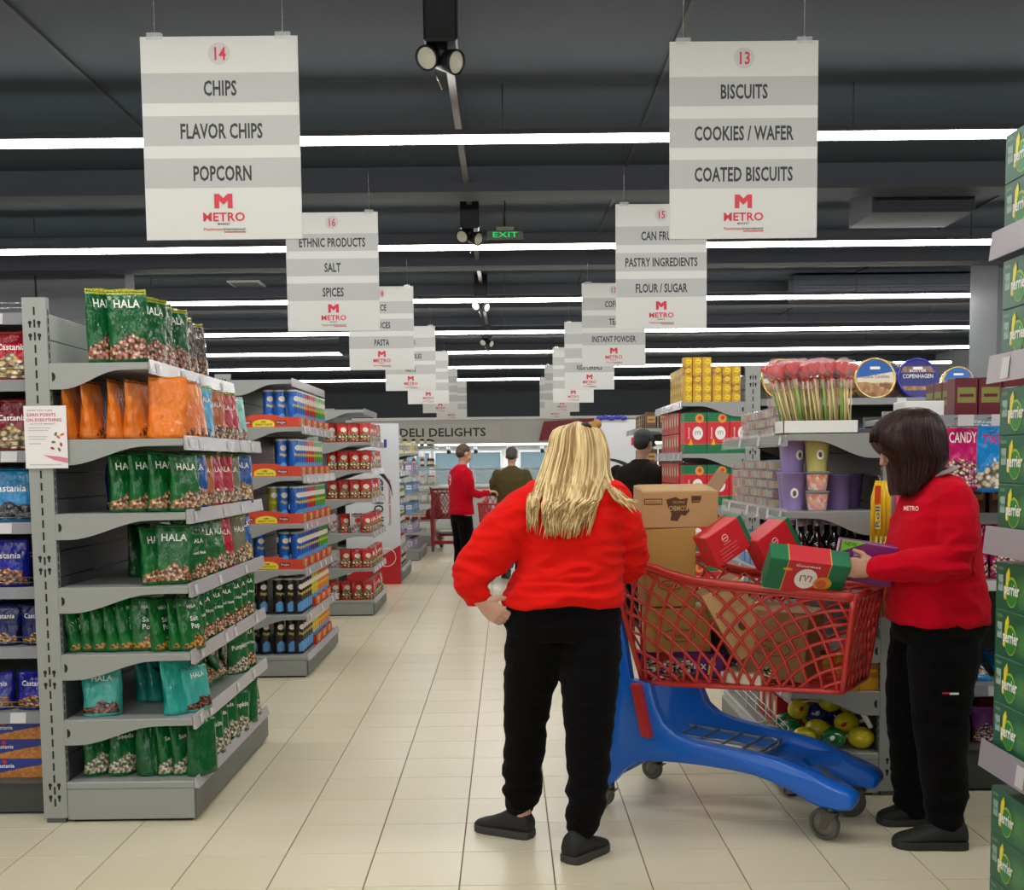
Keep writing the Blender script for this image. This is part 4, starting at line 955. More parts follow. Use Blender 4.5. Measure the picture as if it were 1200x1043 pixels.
    for s in (-1, 1):
        b = B(); P = low+upp; n = len(P)
        # loft across the thickness for rounded rails
        prof = [(-.5, .0), (-.38, 1.), (.38, 1.), (.5, .0)]
        cx = sum(p[0] for p in P)/n; vs = []
        def yc(l): return s*(.25-.075*l)
        lay = []
        for (tt, ins) in ((-.5, .82), (-.36, 1.), (.36, 1.), (.5, .82)):
            for i, (l, z) in enumerate(P):
                # inset along the local normal
                a = Vector(P[i-1]); c = Vector(P[(i+1) % n]); d = (c-a); nn = Vector((-d.y, d.x)); nn.normalize() if nn.length else None
                q = .012*(1-ins)/.18; thick = .052 if l < .4 else .06+.045*min(1, max(0, (l-.75)/.25))
                vs.append((l+nn.x*q, yc(l)+tt*thick, z+nn.y*q))
        fs = []
        for k in range(3):
            for i in range(n): j = (i+1) % n; fs.append((k*n+i, k*n+j, (k+1)*n+j, (k+1)*n+i) if True else None)
        fs += [tuple(reversed(range(n))), tuple(range(3*n, 4*n))]
        b.add(vs, fs, 0, False); o = b.build('chassis_side', blue, t)
        for p in o.data.polygons: p.use_smooth = True
        bm = bmesh.new(); bm.from_mesh(o.data); bmesh.ops.recalc_face_normals(bm, faces=bm.faces); bm.to_mesh(o.data); bm.free()
        o.data.set_sharp_from_angle(angle=R(48))
    b = B(); b.prism([(.70, -.19), (.80, -.185), (.93, -.17), (.97, -.13), (.90, -.09), (.86, -.03), (.86, .03), (.90, .09), (.97, .13), (.93, .17), (.80, .185), (.70, .19)], 'z', .215, .262); b.build('chassis_deck', blue, t, bevel=.012, seg=2)
    b = B(); b.box(.06, .11, -.23, .23, .12, .18); b.build('rear_beam', blue, t, bevel=.01, seg=2)
    b = B()
    for s in (-1, 1): b.tube([(.27, s*.19, .285), (.72, s*.165, .275)], .007, 6)
    for l in (.3, .41, .52, .62, .7): b.tube([(l, -.185, .284), (l, .185, .284)], .007, 6)
    b.tube([(.3, 0, .286), (.7, 0, .278)], .006, 6)
    b.tube([(.66+.07*math.cos(a), .15*math.sin(a), .282) for a in [PI*(-.5+k/10) for k in range(11)]], .007, 6)
    b.build('lower_rack', mat('rack_grey', (110, 130, 150), .4, .3), t)
    # casters
    for (l, y, r, ang, big) in ((1.02, -.175, .062, -14, 1), (1.02, .175, .062, 30, 1), (.09, -.235, .05, 10, 0), (.09, .235, .05, -5, 0)):
        top = .145 if big else .105
        M = Matrix.Translation((l, y, 0)) @ Matrix.Rotation(R(ang), 4, 'Z')
        b = B(M); b.tube([(0, 0, top-.03), (0, 0, top)], .022, 10)
        for s in (-1, 1): b.prism([(-.03, top-.03), (.03, top-.03), (.012-.03, r-.018), (-.012-.03, r-.018)], 'y', s*.021-.002, s*.021+.002)
        b.box(-.03, .03, -.023, .023, top-.034, top-.028)
        c = b.build('caster', FORK, t)
        M2 = M @ Matrix.Translation((-.03, 0, r)) @ Matrix.Rotation(PI/2, 4, 'X')
        b = B(M2); b.lathe([(r-.016, -.016), (r-.004, -.016), (r, -.01), (r, .01), (r-.004, .016), (r-.016, .016)], 24, caps=False); w_ = b.build('wheel_tyre', TYRE, c)
        b = B(M2); b.lathe([(.001, -.013), (r-.016, -.012), (r-.014, 0), (r-.016, .012), (.001, .013)], 24, caps=False); b.lathe([(.012, -.02), (.012, .02)], 12); b.build('wheel_hub', WHEEL, c)
    return t
RED = mat('trolley_red', (186, 44, 36), .32, coat=.2); BLUE = mat('trolley_blue', (6, 100, 206), .3, coat=.2, bump=.04, bscale=25)
trolley('red and blue plastic shopping trolley full of boxes, pushed by the blonde woman', (.476, 4.847, 0), R(-33.5), RED, BLUE)
trolley('far red and blue shopping trolley beside the man in red', (.02, 14.9, 0), R(-100), RED, BLUE)
trolley('far all-red shopping trolley parked by the jar stand', (-1.0, 18.3, 0), R(90), mat('trolley_deep_red', (150, 22, 34), .35), mat('trolley_deep_red', (150, 22, 34), .35))

# ------------------------------------------------------------------ cartons and boxes in the trolley
KR, KR2 = mat('cardboard', (186, 148, 100), .75), mat('cardboard_gold', (172, 132, 66), .7)
KIN, KPR = mat('cardboard_inside', (150, 112, 76), .8), mat('carton_brown_print', (84, 52, 34), .7)
def carton(label, loc, rot, w, d, h, mt=KR, name='carton', cat='box', group='boxes in the trolley'):
    t = thing(name, label, cat, loc, 0, group); t.rotation_euler = [R(a) for a in rot]
    B().box(-w/2, w/2, -d/2, d/2, 0, h).build('carton_body', mt, t, bevel=.003); return t
t = carton('open brown cardboard carton reading combo upside down, topmost in the trolley', (.70, 4.62, 1.20), (7, 0, 4), .315, .2, .15)
B().box(-.155, .155, -.005, .005, .1502, .151).build('tape', mat('tape', (196, 170, 120), .3), t)
b = B(); b.add([(.157, -.095, .148), (.157, .095, .148), (.20, .095, .215), (.20, -.095, .215), (.16, -.095, .146), (.16, .095, .146), (.203, .095, .213), (.203, -.095, .213)], [(0,1,2,3),(7,6,5,4),(0,4,5,1),(1,5,6,2),(2,6,7,3),(3,7,4,0)]); b.build('flap', KIN, t)
b = B(); b.add([(-.157, -.098, .151), (.12, -.098, .151), (.13, -.098, .153), (.13, .06, .158), (-.15, .06, .158)], [(0, 1, 2, 3, 4)]); b.build('flap', KR, t)
b = B(); y = -.1012
b.prism([(-.06, .118), (-.02, .128), (0, .118), (.03, .124), (.026, .09), (.04, .07), (.02, .05), (.004, .055), (-.01, .028), (-.04, .032), (-.035, .06), (-.05, .085)], 'y', y, y+.001)
for x0, x1, z0, z1 in ((-.15, -.075, .098, .122), (.045, .085, .112, .132), (.045, .08, .104, .109)): b.box(x0, x1, y, y+.001, z0, z1)
b.build('print', KPR, t)
text('KOMBO', KR, t, (-.008, y-.0012, .092), .022, rot=(PI/2, PI, 0), w=.078, bold=.03)
text('SNACKS', KR, t, (-.008, y-.0012, .112), .011, rot=(PI/2, PI, 0), w=.05)
B().box(-.147, -.078, y-.0006, y, .102, .118).build('print', KR, t); text('8 697432 01', KPR, t, (-.1125, y-.001, .106), .008, w=.06)
b = B()
for yy, z in ((-.06, .1), (-.06, .04), (.02, .07), (.03, .03)): b.box(.1575, .158, yy, yy+.03, z, z+.03)
b.build('print', KPR, t)
t = carton('golden cardboard carton under the open carton in the trolley', (.665, 4.62, .862), (0, 0, 2), .21, .2, .325, KR2)
def logo_oval(t, y, cz, s):
    b = B(); b.tube([(.05*s*math.cos(2*PI*k/20), y, cz+.02*s*math.sin(2*PI*k/20)) for k in range(21)], .0018, 5); b.build('print', mat('carton_red_print', (120, 44, 30), .7), t)
    text('Ozmo', mat('carton_red_print', (120, 44, 30), .7), t, (0, y-.0005, cz-.008*s), .016*s, w=.05*s)
logo_oval(t, -.1015, .09, 1.)
t = carton('golden cardboard carton low in the trolley behind the lattice', (.705, 4.62, .672), (0, 0, 0), .265, .19, .185, KR2); logo_oval(t, -.0965, .07, 1.3)
t = carton('tilted brown carton leaning beneath the first red box', (.985, 4.43, .70), (0, -29, 0), .165, .17, .3, KR)
B().box(-.083, .083, -.086, -.085, .2, .202).build('fold_line', KIN, t); B().disc((.0, -.0865, .12), .014, .018).build('print', KPR, t)
t = carton('large brown carton filling the front of the trolley basket', (1.09, 4.42, .60), (0, 4, -30), .27, .24, .27, KIN); logo_oval(t, -.1215, .12, 1.5)
def redbox(label, loc, rot, w=.165, d=.1, h=.125):
    t = carton(label, loc, rot, w, d, h, GR, 'gift_box')
    b = B(); b.box(w/2-.018, w/2+.0006, -d/2-.0006, d/2+.0006, -.0004, h+.0006); b.build('edge_band', GG, t)
    y = -d/2-.001; b = B(); b.tube([(-.014*1+.014*math.cos(2*PI*k/12), y, h*.68+.014*math.sin(2*PI*k/12)) for k in range(13)], .002, 5); b.box(-.026, -.002, y, y+.0006, h*.66, h*.7); b.build('emblem', mat('pink_print', (240, 170, 165), .5), t)
    b = B()
    for i, wd in enumerate((.09, .08, .086, .05)): b.box(-.06, -.06+wd, y, y+.0006, h*.4-i*.014, h*.4-i*.014+.003)
    b.build('print', mat('pink_print2', (222, 110, 105), .5), t); text('Gourmet', mat('pink_print', (240, 170, 165), .5), t, (-.014, y, h*.5), .008, w=.035)
    x = w/2+.001; b = B(); n = 16; b.add([(x+.0004, .03*math.cos(2*PI*k/n), h*.45+.045*math.sin(2*PI*k/n)) for k in range(n)], [tuple(range(n))]); b.build('emblem', WHITEINK, t)
    b = B(); b.box(w/2+.0005, w/2+.0008, -d/2+.012, d/2-.004, .01, h-.01); b.build('side_panel', GR, t)
    return t
redbox('tilted red gift box left of centre on top of the trolley load', (.885, 4.38, 1.085), (0, -29, 22), w=.18, h=.135)
redbox('tilted red gift box in the middle, behind the flat green and red one', (1.095, 4.42, 1.06), (0, -31, 24), w=.175, h=.15)
t = carton('flat gift box with green ends and white oval on the trolley rim', (1.118, 4.20, .985), (41, 7.5, -4), .295, .082, .165, GG, 'gift_box')
b = B(); b.box(-.078, .075, -.0418, .0418, -.0006, .1656); b.build('wrapper_band', GR, t)
b = B(); b.box(-.081, -.078, -.042, .042, -.0008, .1658); b.box(.075, .078, -.042, .042, -.0008, .1658); b.build('trim_line', mat('gold', (210, 180, 90), .4), t)
deco(t, .0, -.0425, .078, 1.15); b = B(); b.disc((.065, -.0436, .062), .034, .036, 22); b.build('picture', mat('biscuit', (226, 150, 60), .5), t)
b = B(); b.disc((.06, -.0442, .06), .02, .022, 18); b.build('picture', mat('apple2', (216, 96, 50), .5), t); text('Gourmet', WHITEINK, t, (-.005, -.0428, .138), .014, w=.09)
B().disc((-.075, -.0436, .12), .018, .007).build('picture', mat('flame', (240, 170, 40), .5), t)
B().box(-.147, .147, -.041, .041, -.0012, -.0002).build('side_panel', CREAM, t)
t = carton('purple snack box lying low behind the lattice', (.80, 4.56, .575), (0, 0, -28), .24, .12, .095, mat('snack_purple', (92, 24, 110), .35), 'snack_box')
text('Snax', WHITEINK, t, (0, -.0612, .03), .035, w=.09, bold=.03); B().prism([(.05, .01), (.07, .01), (.085, .06), (.07, .085), (.055, .05)], 'y', -.0616, -.0606).build('picture', mat('lemon', (232, 214, 50), .4), t)
t = carton('dark green box standing behind the red boxes in the trolley', (.93, 4.62, .62), (0, 0, -30), .15, .12, .33, mat('box_dark', (50, 22, 30), .4), 'gift_box')
for i, (x, y, c, lab) in enumerate([(.60, 4.56, (60, 40, 120), 'small violet sweet bag at the back corner of the basket'), (.665, 4.545, (180, 60, 60), 'small red and white sweet bag low in the basket'),
        (.73, 4.53, (60, 130, 60), 'small green sweet bag low in the basket'), (.99, 4.36, (200, 200, 205), 'crumpled silver snack bag low in the basket middle'), (1.04, 4.32, (226, 200, 180), 'pale pink snack bag low in the basket middle')]):
    k = 'sweetbag%d' % i; PM[k] = pouch_mat('pouch_'+k, c, None, ((230,226,236),(60,40,90),(240,210,90)), .6, .2, nscale=6)
    t = pouch(PM[k], .085, .1, .04, 50+i, name='snack_pouch'); t.location = (x, y, .575 if i < 3 else .60); t.rotation_euler = (R(-12), R(8*(i-2)), R(-20)); tag(t, lab, 'bag', 'sweet bags in the trolley')
t = carton('pale carton lying on the floor of the basket under the front boxes', (.96, 4.40, .572), (0, 0, -33), .17, .15, .045, CREAM)
# ------------------------------------------------------------------ people
def remesh(b, voxel, name, mats, parent, smooth=2, matf=None, disp=None):
    me = b.mesh([mats[0]]); o = bpy.data.objects.new('tmp', me); COL.objects.link(o)
    m = o.modifiers.new('r', 'REMESH'); m.mode = 'VOXEL'; m.voxel_size = voxel; m.use_smooth_shade = True
    if smooth: s = o.modifiers.new('s', 'SMOOTH'); s.iterations = smooth; s.factor = .5
    dg = bpy.context.evaluated_depsgraph_get(); dg.update(); me2 = bpy.data.meshes.new_from_object(o.evaluated_get(dg)); bpy.data.objects.remove(o)
    if disp:
        ns = [v.normal.copy() for v in me2.vertices]
        for v, n_ in zip(me2.vertices, ns): v.co += n_*disp(v.co)
    me2.materials.clear()
    for q in mats: me2.materials.append(q)
    off = Vector(WL[parent.name])
    for p in me2.polygons:
        p.use_smooth = True; p.material_index = matf(p.center) if matf else 0
    for v in me2.vertices: v.co -= off
    ob = bpy.data.objects.new(name, me2); COL.objects.link(ob); ob.parent = parent; return ob
def seg(b, pts, rs, n=14, **k):
    b.tube(pts, rs, n, **k); b.ell(pts[0], (rs[0],)*3 if not isinstance(rs[0], tuple) else (rs[0][0],)*3, 12, 8); b.ell(pts[-1], (rs[-1],)*3 if not isinstance(rs[-1], tuple) else (min(rs[-1]),)*3, 12, 8)
def rings(b, R_, n=28, m=0):
    """stack of horizontal superellipse rings (x,y,z,rx,ry)"""
    vs = []
    for (x, y, z, rx, ry) in R_:
        for k in range(n):
            a = 2*PI*k/n; c, s = math.cos(a), math.sin(a); vs.append((x+rx*math.copysign(abs(c)**.85, c), y+ry*math.copysign(abs(s)**.85, s), z))
    fs = [(i*n+k, i*n+(k+1) % n, (i+1)*n+(k+1) % n, (i+1)*n+k) for i in range(len(R_)-1) for k in range(n)]
    b.add(vs, fs+[tuple(reversed(range(n))), tuple(range((len(R_)-1)*n, len(R_)*n))], m, True)
def head(b, c, yaw, pitch, s=1., ears=True):
    """face looks along local +y turned by yaw about z; pitch>0 looks down"""
    M = Matrix.Translation(c) @ Matrix.Rotation(yaw, 4, 'Z') @ Matrix.Rotation(-pitch, 4, 'X') @ Matrix.Scale(s, 4)
    q = B(M); q.ell((0, -.014, .032), (.076, .094, .088)); q.ell((0, .026, -.028), (.06, .064, .09)); q.ell((0, .05, -.092), (.034, .032, .026)); q.ell((0, .005, -.07), (.055, .06, .04))
    q.tube([(0, .084, .018), (0, .098, -.008), (0, .112, -.03), (0, .098, -.04)], [.008, .010, .0135, .012], 10)
    q.ell((0, .088, -.062), (.024, .012, .0065)); q.ell((0, .086, -.073), (.02, .012, .0065)); q.ell((0, .078, .03), (.05, .014, .01))
    for sx in (-1, 1): (q.ell((sx*.077, -.006, -.01), (.009, .02, .031)) if ears else None); q.ell((sx*.03, .066, .008), (.02, .018, .012)); q.ell((sx*.036, .062, -.03), (.026, .024, .024))
    b.add([tuple(p) for p in q.v], q.f, 0, True); return M
def eyes(M, parent):
    off = Vector(WL[parent.name]); b = B(Matrix.Translation(-off) @ M)
    for sx in (-1, 1): b.ell((sx*.03, .078, .01), (.0125, .009, .0075), 12, 8, 0); b.ell((sx*.03, .0855, .01), (.005, .003, .005), 10, 6, 1)
    for sx in (-1, 1): b.tube([(sx*.014, .094, .03), (sx*.03, .094, .034), (sx*.046, .084, .03)], [.002, .003, .0015], 6, 1)
    b.build('eyes', [mat('eye_white', (224, 220, 214), .2), mat('eye_dark', (40, 28, 22), .3)], parent)
def hand(b, wr, d, pn, sd, curl=25, s=1., spread=1., tcurl=20):
    """wr wrist, d finger direction, pn palm normal (fingers curl to it), sd thumb side"""
    wr = Vector(wr); d = Vector(d).normalized(); pn = Vector(pn); pn = (pn-d*pn.dot(d)).normalized(); sd = d.cross(pn) if Vector(sd).dot(d.cross(pn)) > 0 else pn.cross(d)
    b.tube([wr-d*.03, wr, wr+d*.03*s, wr+d*.07*s, wr+d*.09*s], [(.027*s, .021*s), (.026*s, .019*s), (.036*s, .017*s), (.041*s, .014*s), (.036*s, .011*s)], 14, up=tuple(sd))
    b.ell(wr+d*.035*s+sd*.024*s+pn*.008, (.02*s, .02*s, .02*s), 10, 8)
    for i, (off, L_) in enumerate(((.029, .92), (.010, 1.), (-.010, .94), (-.028, .76))):
        p = wr+d*.082*s+sd*off*s; a = R(curl*.6+3*i); fan = sd*(off*spread*1.6); pts = [p-d*.03*s, p]
        dd = (d+fan).normalized()
        for k, l_ in enumerate((.042, .027, .022)):
            v = dd*math.cos(a)+pn*math.sin(a); p = p+v*l_*L_*s; pts.append(p); a += R(curl)
        b.tube(pts, [.0085*s, .0095*s, .0088*s, .0082*s, .0068*s], 10); b.ell(pts[-1], (.0068*s,)*3, 8, 6)
    p = wr+d*.022*s+sd*.03*s; v = (d*.62+sd*.7+pn*.25).normalized(); pts = [p-v*.015, p, p+v*.036*s]; v2 = (d*.88+sd*.3+pn*math.sin(R(tcurl))).normalized(); pts.append(pts[-1]+v2*.03*s)
    b.tube(pts, [.012*s, .0135*s, .011*s, .0085*s], 10); b.ell(pts[-1], (.0085*s,)*3, 8, 6)
def shoe(parent, heel, toe, mt, sole, w=1., lift=0., laces=False):
    heel = Vector((*heel, lift)); toe = Vector((*toe, lift)); L_ = (toe-heel).length; d = (toe-heel).normalized(); off = Vector(WL[parent.name])
    M = Matrix.Translation(heel-off) @ Matrix(((d.x, -d.y, 0, 0), (d.y, d.x, 0, 0), (0, 0, 1, 0), (0, 0, 0, 1)))
    b = B(M); n = 18; vs = []; Rr = [(0, .014, .045, .06), (.015, .032, .02, .088), (.08, .04, .016, .112), (.2, .043, .014, .122), (.34, .043, .014, .118), (.45, .042, .014, .098), (.58, .044, .014, .078), (.75, .046, .014, .060), (.88, .041, .016, .050), (.96, .029, .018, .042), (1.0, .012, .022, .032)]
    for (t_, hw, z0, z1) in Rr:
        for k in range(n):
            a = 2*PI*k/n; c, s = math.cos(a), math.sin(a); vs.append((t_*L_, hw*w*math.copysign(abs(c)**.8, c)*(1 if s < 0 else 1-.35*s*(t_ < .5)), (z0+z1)/2+(z1-z0)/2*math.copysign(abs(s)**.8, s)))
    b.add(vs, [(i*n+k, i*n+(k+1) % n, (i+1)*n+(k+1) % n, (i+1)*n+k) for i in range(len(Rr)-1) for k in range(n)]+[tuple(reversed(range(n))), tuple(range((len(Rr)-1)*n, len(Rr)*n))], 0, True)
    o = b.build('shoe', mt, parent)
    out = [(t_*L_, (hw+.005)*w) for t_, hw, _, _ in Rr]; P = [(-.004, 0)]+[(x, -y) for x, y in out[:-1]]+[(L_*1.01, -.012), (L_*1.015, 0), (L_*1.01, .012)]+[(x, y) for x, y in out[:-1][::-1]]
    b = B(M); b.prism(P, 'z', 0.0, .03, smooth=True); b.build('sole', sole, o, bevel=.005, seg=2)
    if laces:
        b = B(M)
        for k in range(4): x = L_*(.42+.07*k); z = .108-.015*k; b.tube([(x, -.018, z-.006), (x+.004, 0, z+.003), (x, .018, z-.006)], .0022, 5)
        b.build('laces', mat('lace', (70, 70, 72), .6), o)
    return o
SKIN = mat('skin_light', (206, 160, 138), .5, sss=.08); SKIN2 = mat('skin_tan', (188, 140, 116), .5, sss=.08)
def fold(amp, f=(9, 9, 24), seed=0., zones=()):
    S_ = Vector((seed*3.1, seed*7.7, seed*1.3))
    def g(p):
        a = amp
        for (c, r, k) in zones: a += k*max(0, 1-(p-Vector(c)).length/r)
        q = Vector((p.x*f[0], p.y*f[1], p.z*f[2]))+S_; v = noise.noise(q); w = noise.noise(q*2.3)
        return a*1.7*((.55-abs(v)*2.6)+.4*(.3-abs(w)))
    return g
FAB = dict(red=(214, 20, 16), red2=(190, 6, 30))
def fabric(name, rgb, rough=.85, b=.25, sc_=420, sheen=.04):
    if name in MATS: return MATS[name]
    m = mat(name, rgb, 1., spec=.08); N = NT(m); nz = N.noise(N.obj(), sc_, 2); N.bump(nz, b, .004); N.b.inputs['Sheen Weight'].default_value = sheen; return m
REDF, REDF2, BLKF = fabric('sweatshirt_red', (224, 26, 20)), fabric('sweatshirt_crimson', (200, 10, 34)), fabric('trousers_black', (13, 12, 13), .9, sheen=.03)
SHB, SOL = mat('shoe_black', (26, 26, 27), .7, bump=.1, bscale=300), mat('sole_grey', (58, 56, 56), .7)

def smooth_path(P, n=3):
    Q = [P[0]*2-P[1]]+list(P)+[P[-1]*2-P[-2]]; out = []
    for i in range(1, len(Q)-2):
        a, b_, c, d = Q[i-1:i+3]
        for k in range(n): t = k/n; out.append(.5*((2*b_)+(c-a)*t+(2*a-5*b_+4*c-d)*t*t+(3*b_-a-3*c+d)*t**3))
    return out+[P[-1]]
# ===== blonde woman seen from behind
P1 = thing('person', 'woman with long blonde hair seen from behind in bright red sweatshirt, pushing the trolley', 'person', (.17, 4.13, 0))
b = B()
rings(b, [(.205, 4.14, .84, .17, .11), (.205, 4.14, .92, .16, .1), (.22, 4.15, 1.05, .14, .095), (.24, 4.16, 1.2, .15, .1), (.245, 4.17, 1.32, .15, .08), (.25, 4.18, 1.38, .07, .055)])
seg(b, [(.25, 4.18, 1.34), (.258, 4.22, 1.42)], [.052, .05]); MH = head(b, (.265, 4.27, 1.475), R(-8), R(24), .98)
seg(b, [(.09, 4.14, 1.31), (-.02, 4.12, 1.19), (-.125, 4.09, 1.07), (-.115, 4.085, .99), (-.10, 4.07, .955)], [.05, .045, .038, .034, .028])
hand(b, (-.10, 4.066, .952), (.74, .02, -.64), (.25, 1, .1), (.5, -.2, .8), 38, .98, tcurl=30)
seg(b, [(.40, 4.15, 1.31), (.435, 4.2, 1.19), (.465, 4.25, 1.07), (.425, 4.40, 1.065), (.39, 4.52, 1.068)], [.05, .045, .038, .03, .025])
hand(b, (.39, 4.53, 1.068), (-.25, 1, .05), (0, .1, -1), (-1, 0, 0), 50, .92)
seg(b, [(.11, 4.15, .84), (.07, 4.17, .46), (.045, 4.235, .09)], [.09, .055, .035]); seg(b, [(.30, 4.12, .84), (.295, 4.05, .45), (.262, 4.0, .07)], [.09, .055, .035])
b.ell((.02, 4.25, .04), (.05, .03, .025)); b.ell((.28, 4.03, .04), (.035, .05, .025))
remesh(b, .0046, 'body', [SKIN], P1, 1); eyes(MH, P1)
b = B()
rings(b, [(.207, 4.14, .925, .222, .158), (.207, 4.14, .94, .232, .166), (.212, 4.14, .975, .224, .168), (.222, 4.145, 1.02, .21, .152), (.238, 4.15, 1.08, .198, .15), (.243, 4.15, 1.17, .196, .148), (.245, 4.155, 1.26, .2, .14), (.248, 4.16, 1.32, .178, .122), (.25, 4.17, 1.365, .12, .095), (.254, 4.19, 1.395, .07, .068)])
seg(b, [(.115, 4.15, 1.31), (.05, 4.135, 1.26), (-.02, 4.12, 1.19), (-.085, 4.105, 1.11), (-.128, 4.085, 1.06), (-.128, 4.08, 1.02), (-.115, 4.085, .992)], [.088, .096, .098, .09, .08, .072, .06], 18)
seg(b, [(-.112, 4.086, .99), (-.10, 4.088, .972)], [.05, .044], 16)
seg(b, [(.385, 4.155, 1.31), (.425, 4.18, 1.22), (.452, 4.225, 1.12), (.462, 4.26, 1.065), (.44, 4.35, 1.06), (.41, 4.46, 1.066)], [.088, .092, .088, .08, .065, .048], 18)
z1 = [((-.115, 4.1, 1.02), .14, .016), ((.2, 4.14, .96), .26, .012), ((.45, 4.23, 1.1), .17, .012), ((.06, 4.13, 1.2), .16, .009), ((.40, 4.1, 1.22), .15, .008)]
remesh(b, .0065, 'sweatshirt', [REDF], P1, 4, disp=fold(.0035, (7, 7, 21), 1., z1))
# rib hem
b = B()
rings(b, [(.207, 4.14, .80, .2, .135), (.207, 4.14, .86, .226, .152), (.207, 4.14, .99, .2, .14)])
seg(b, [(.115, 4.145, .83), (.10, 4.15, .74), (.078, 4.15, .62), (.062, 4.175, .46), (.052, 4.2, .30), (.045, 4.228, .18), (.042, 4.24, .125)], [.118, .118, .1, .084, .080, .073, .058], 18)
seg(b, [(.30, 4.13, .83), (.303, 4.11, .73), (.30, 4.08, .61), (.295, 4.045, .46), (.29, 4.015, .30), (.272, 4.0, .17), (.264, 3.998, .12)], [.122, .122, .106, .09, .079, .071, .056], 18)
remesh(b, .0065, 'trousers', [BLKF], P1, 4, disp=fold(.003, (6, 6, 17), 2., [((.045, 4.23, .2), .16, .007), ((.27, 4.0, .2), .16, .007), ((.29, 4.05, .45), .12, .005)]))
shoe(P1, (.085, 4.215), (-.138, 4.335), SHB, SOL); shoe(P1, (.205, 3.93), (.355, 4.10), SHB, SOL)
# hair: a mass plus strands
HB = bpy.data.materials.new('hair_blonde'); HB.use_nodes = True; N = NT(HB)
x, y, z = N.sep(N.obj()); s1 = N.noise(N.com(N.m('MULTIPLY', x, 70), N.m('MULTIPLY', y, 30), N.m('MULTIPLY', z, 4)), 1, 2); ri = N.nd('ShaderNodeNewGeometry').outputs['Random Per Island']; s1 = N.m('ADD', N.m('MULTIPLY', s1, .55), N.m('MULTIPLY', ri, .45))
N.col(N.mix(N.m('MULTIPLY', N.m('SUBTRACT', s1, .36), 3.2, clamp=True), c4((150, 114, 66)), c4((238, 214, 156)))); N.b.inputs['Roughness'].default_value = .42
b = B(); hc = Vector((.265, 4.255, 1.50)); b.ell(hc, (.094, .104, .096), 24, 16)
rings(b, [(.262, 4.20, 1.50, .098, .06), (.25, 4.175, 1.42, .112, .058), (.228, 4.115, 1.35, .1, .045), (.212, 4.06, 1.31, .08, .02)], 24)
remesh(b, .007, 'hair', [HB], P1, 4, disp=lambda p: .006*noise.noise(Vector((p.x*60, p.y*60, p.z*4))))
rr = random.Random(5); off = Vector(WL[P1.name]); b = B(Matrix.Translation(-off))
for k in range(420):
    a = rr.uniform(-1, 1); q = rr.uniform(.94, 1.08); dpt = math.sqrt(max(0, 1-a*a*.86))
    p0 = Vector((.272+a*.03, 4.25-.03*dpt, 1.611-.012*a*a+.003*rr.random())); p1 = Vector((.267+a*.088*q, 4.255-.088*dpt*q, 1.582)); p2 = Vector((.266+a*.114*q, 4.25-.12*dpt*q, 1.50))
    p3 = Vector((.25+a*.132*q, 4.195-.095*dpt*q, 1.41)); fl_ = rr.random()
    if a > .72 and fl_ < .35: p4 = Vector((.265+a*.16+.07*fl_, 4.03+.05*(1-dpt), 1.33)); p5 = Vector((.29+a*.17+.12*fl_, 4.01, 1.27+.05*rr.random()))
    elif a < -.7: p4 = Vector((.225+a*.15, 4.05, 1.33)); p5 = Vector((.205+a*.135, 4.0, rr.uniform(1.2, 1.3)))
    else: p4 = Vector((.224+a*.122+rr.uniform(-.012, .012), 4.06-.045*dpt*q, 1.33)); p5 = Vector((.20+a*.10+rr.uniform(-.015, .015), 3.99-.012*rr.random(), rr.uniform(1.2, 1.32)-.02*dpt))
    p45 = (p4+p5)/2+Vector((rr.uniform(-.006, .006), -.008, 0)); r0 = rr.uniform(.0022, .0042)
    sp = smooth_path([p0, p1, p2, p3, p4, p45, p5]); b.tube(sp, [r0*min(1.25, .6+.12*i)*(1 if i < len(sp)-5 else (len(sp)-i)/5) for i in range(len(sp))], 5)
b.build('hair_strands', HB, P1)
b = B(Matrix.Translation(-off)); b.ell((.325, 4.22, 1.592), (.026, .022, .022)); b.ell((.345, 4.22, 1.604), (.018, .016, .02)); b.build('hair_bun', mat('bun', (170, 122, 62), .5), P1)
b = B(Matrix.Translation(-off)); b.tube([(.285, 4.19, 1.60), (.305, 4.185, 1.602), (.32, 4.19, 1.59)], [.007, .010, .007], 8); b.build('hair_clip', mat('clip_dark', (40, 36, 30), .4), P1)

# ===== dark-haired woman in profile
P2 = thing('person', 'woman with dark brown bob in crimson sweatshirt, head bent over a purple box', 'person', (1.6, 4.2, 0))
b = B()
rings(b, [(1.64, 4.2, .84, .12, .15), (1.63, 4.2, 1.0, .1, .14), (1.63, 4.2, 1.2, .1, .15), (1.635, 4.2, 1.32, .08, .15), (1.63, 4.2, 1.38, .055, .07)])
seg(b, [(1.63, 4.2, 1.35), (1.585, 4.2, 1.43)], [.052, .05]); MH2 = head(b, (1.505, 4.2, 1.522), R(90), R(30), .96, ears=False)
seg(b, [(1.635, 4.04, 1.31), (1.64, 4.0, 1.19), (1.635, 3.99, 1.085), (1.5, 4.03, 1.062), (1.365, 4.085, 1.052)], [.05, .045, .038, .032, .025])
hand(b, (1.362, 4.087, 1.052), (-1, .12, .08), (.0, 1, -.15), (0, 0, 1), 22, 1.0, tcurl=10)
seg(b, [(1.62, 4.36, 1.31), (1.62, 4.4, 1.19), (1.60, 4.41, 1.085), (1.48, 4.38, 1.05), (1.40, 4.33, 1.04)], [.05, .045, .038, .032, .025])
hand(b, (1.40, 4.33, 1.04), (-1, -.2, .0), (0, -1, .0), (0, 0, 1), 22, .95)
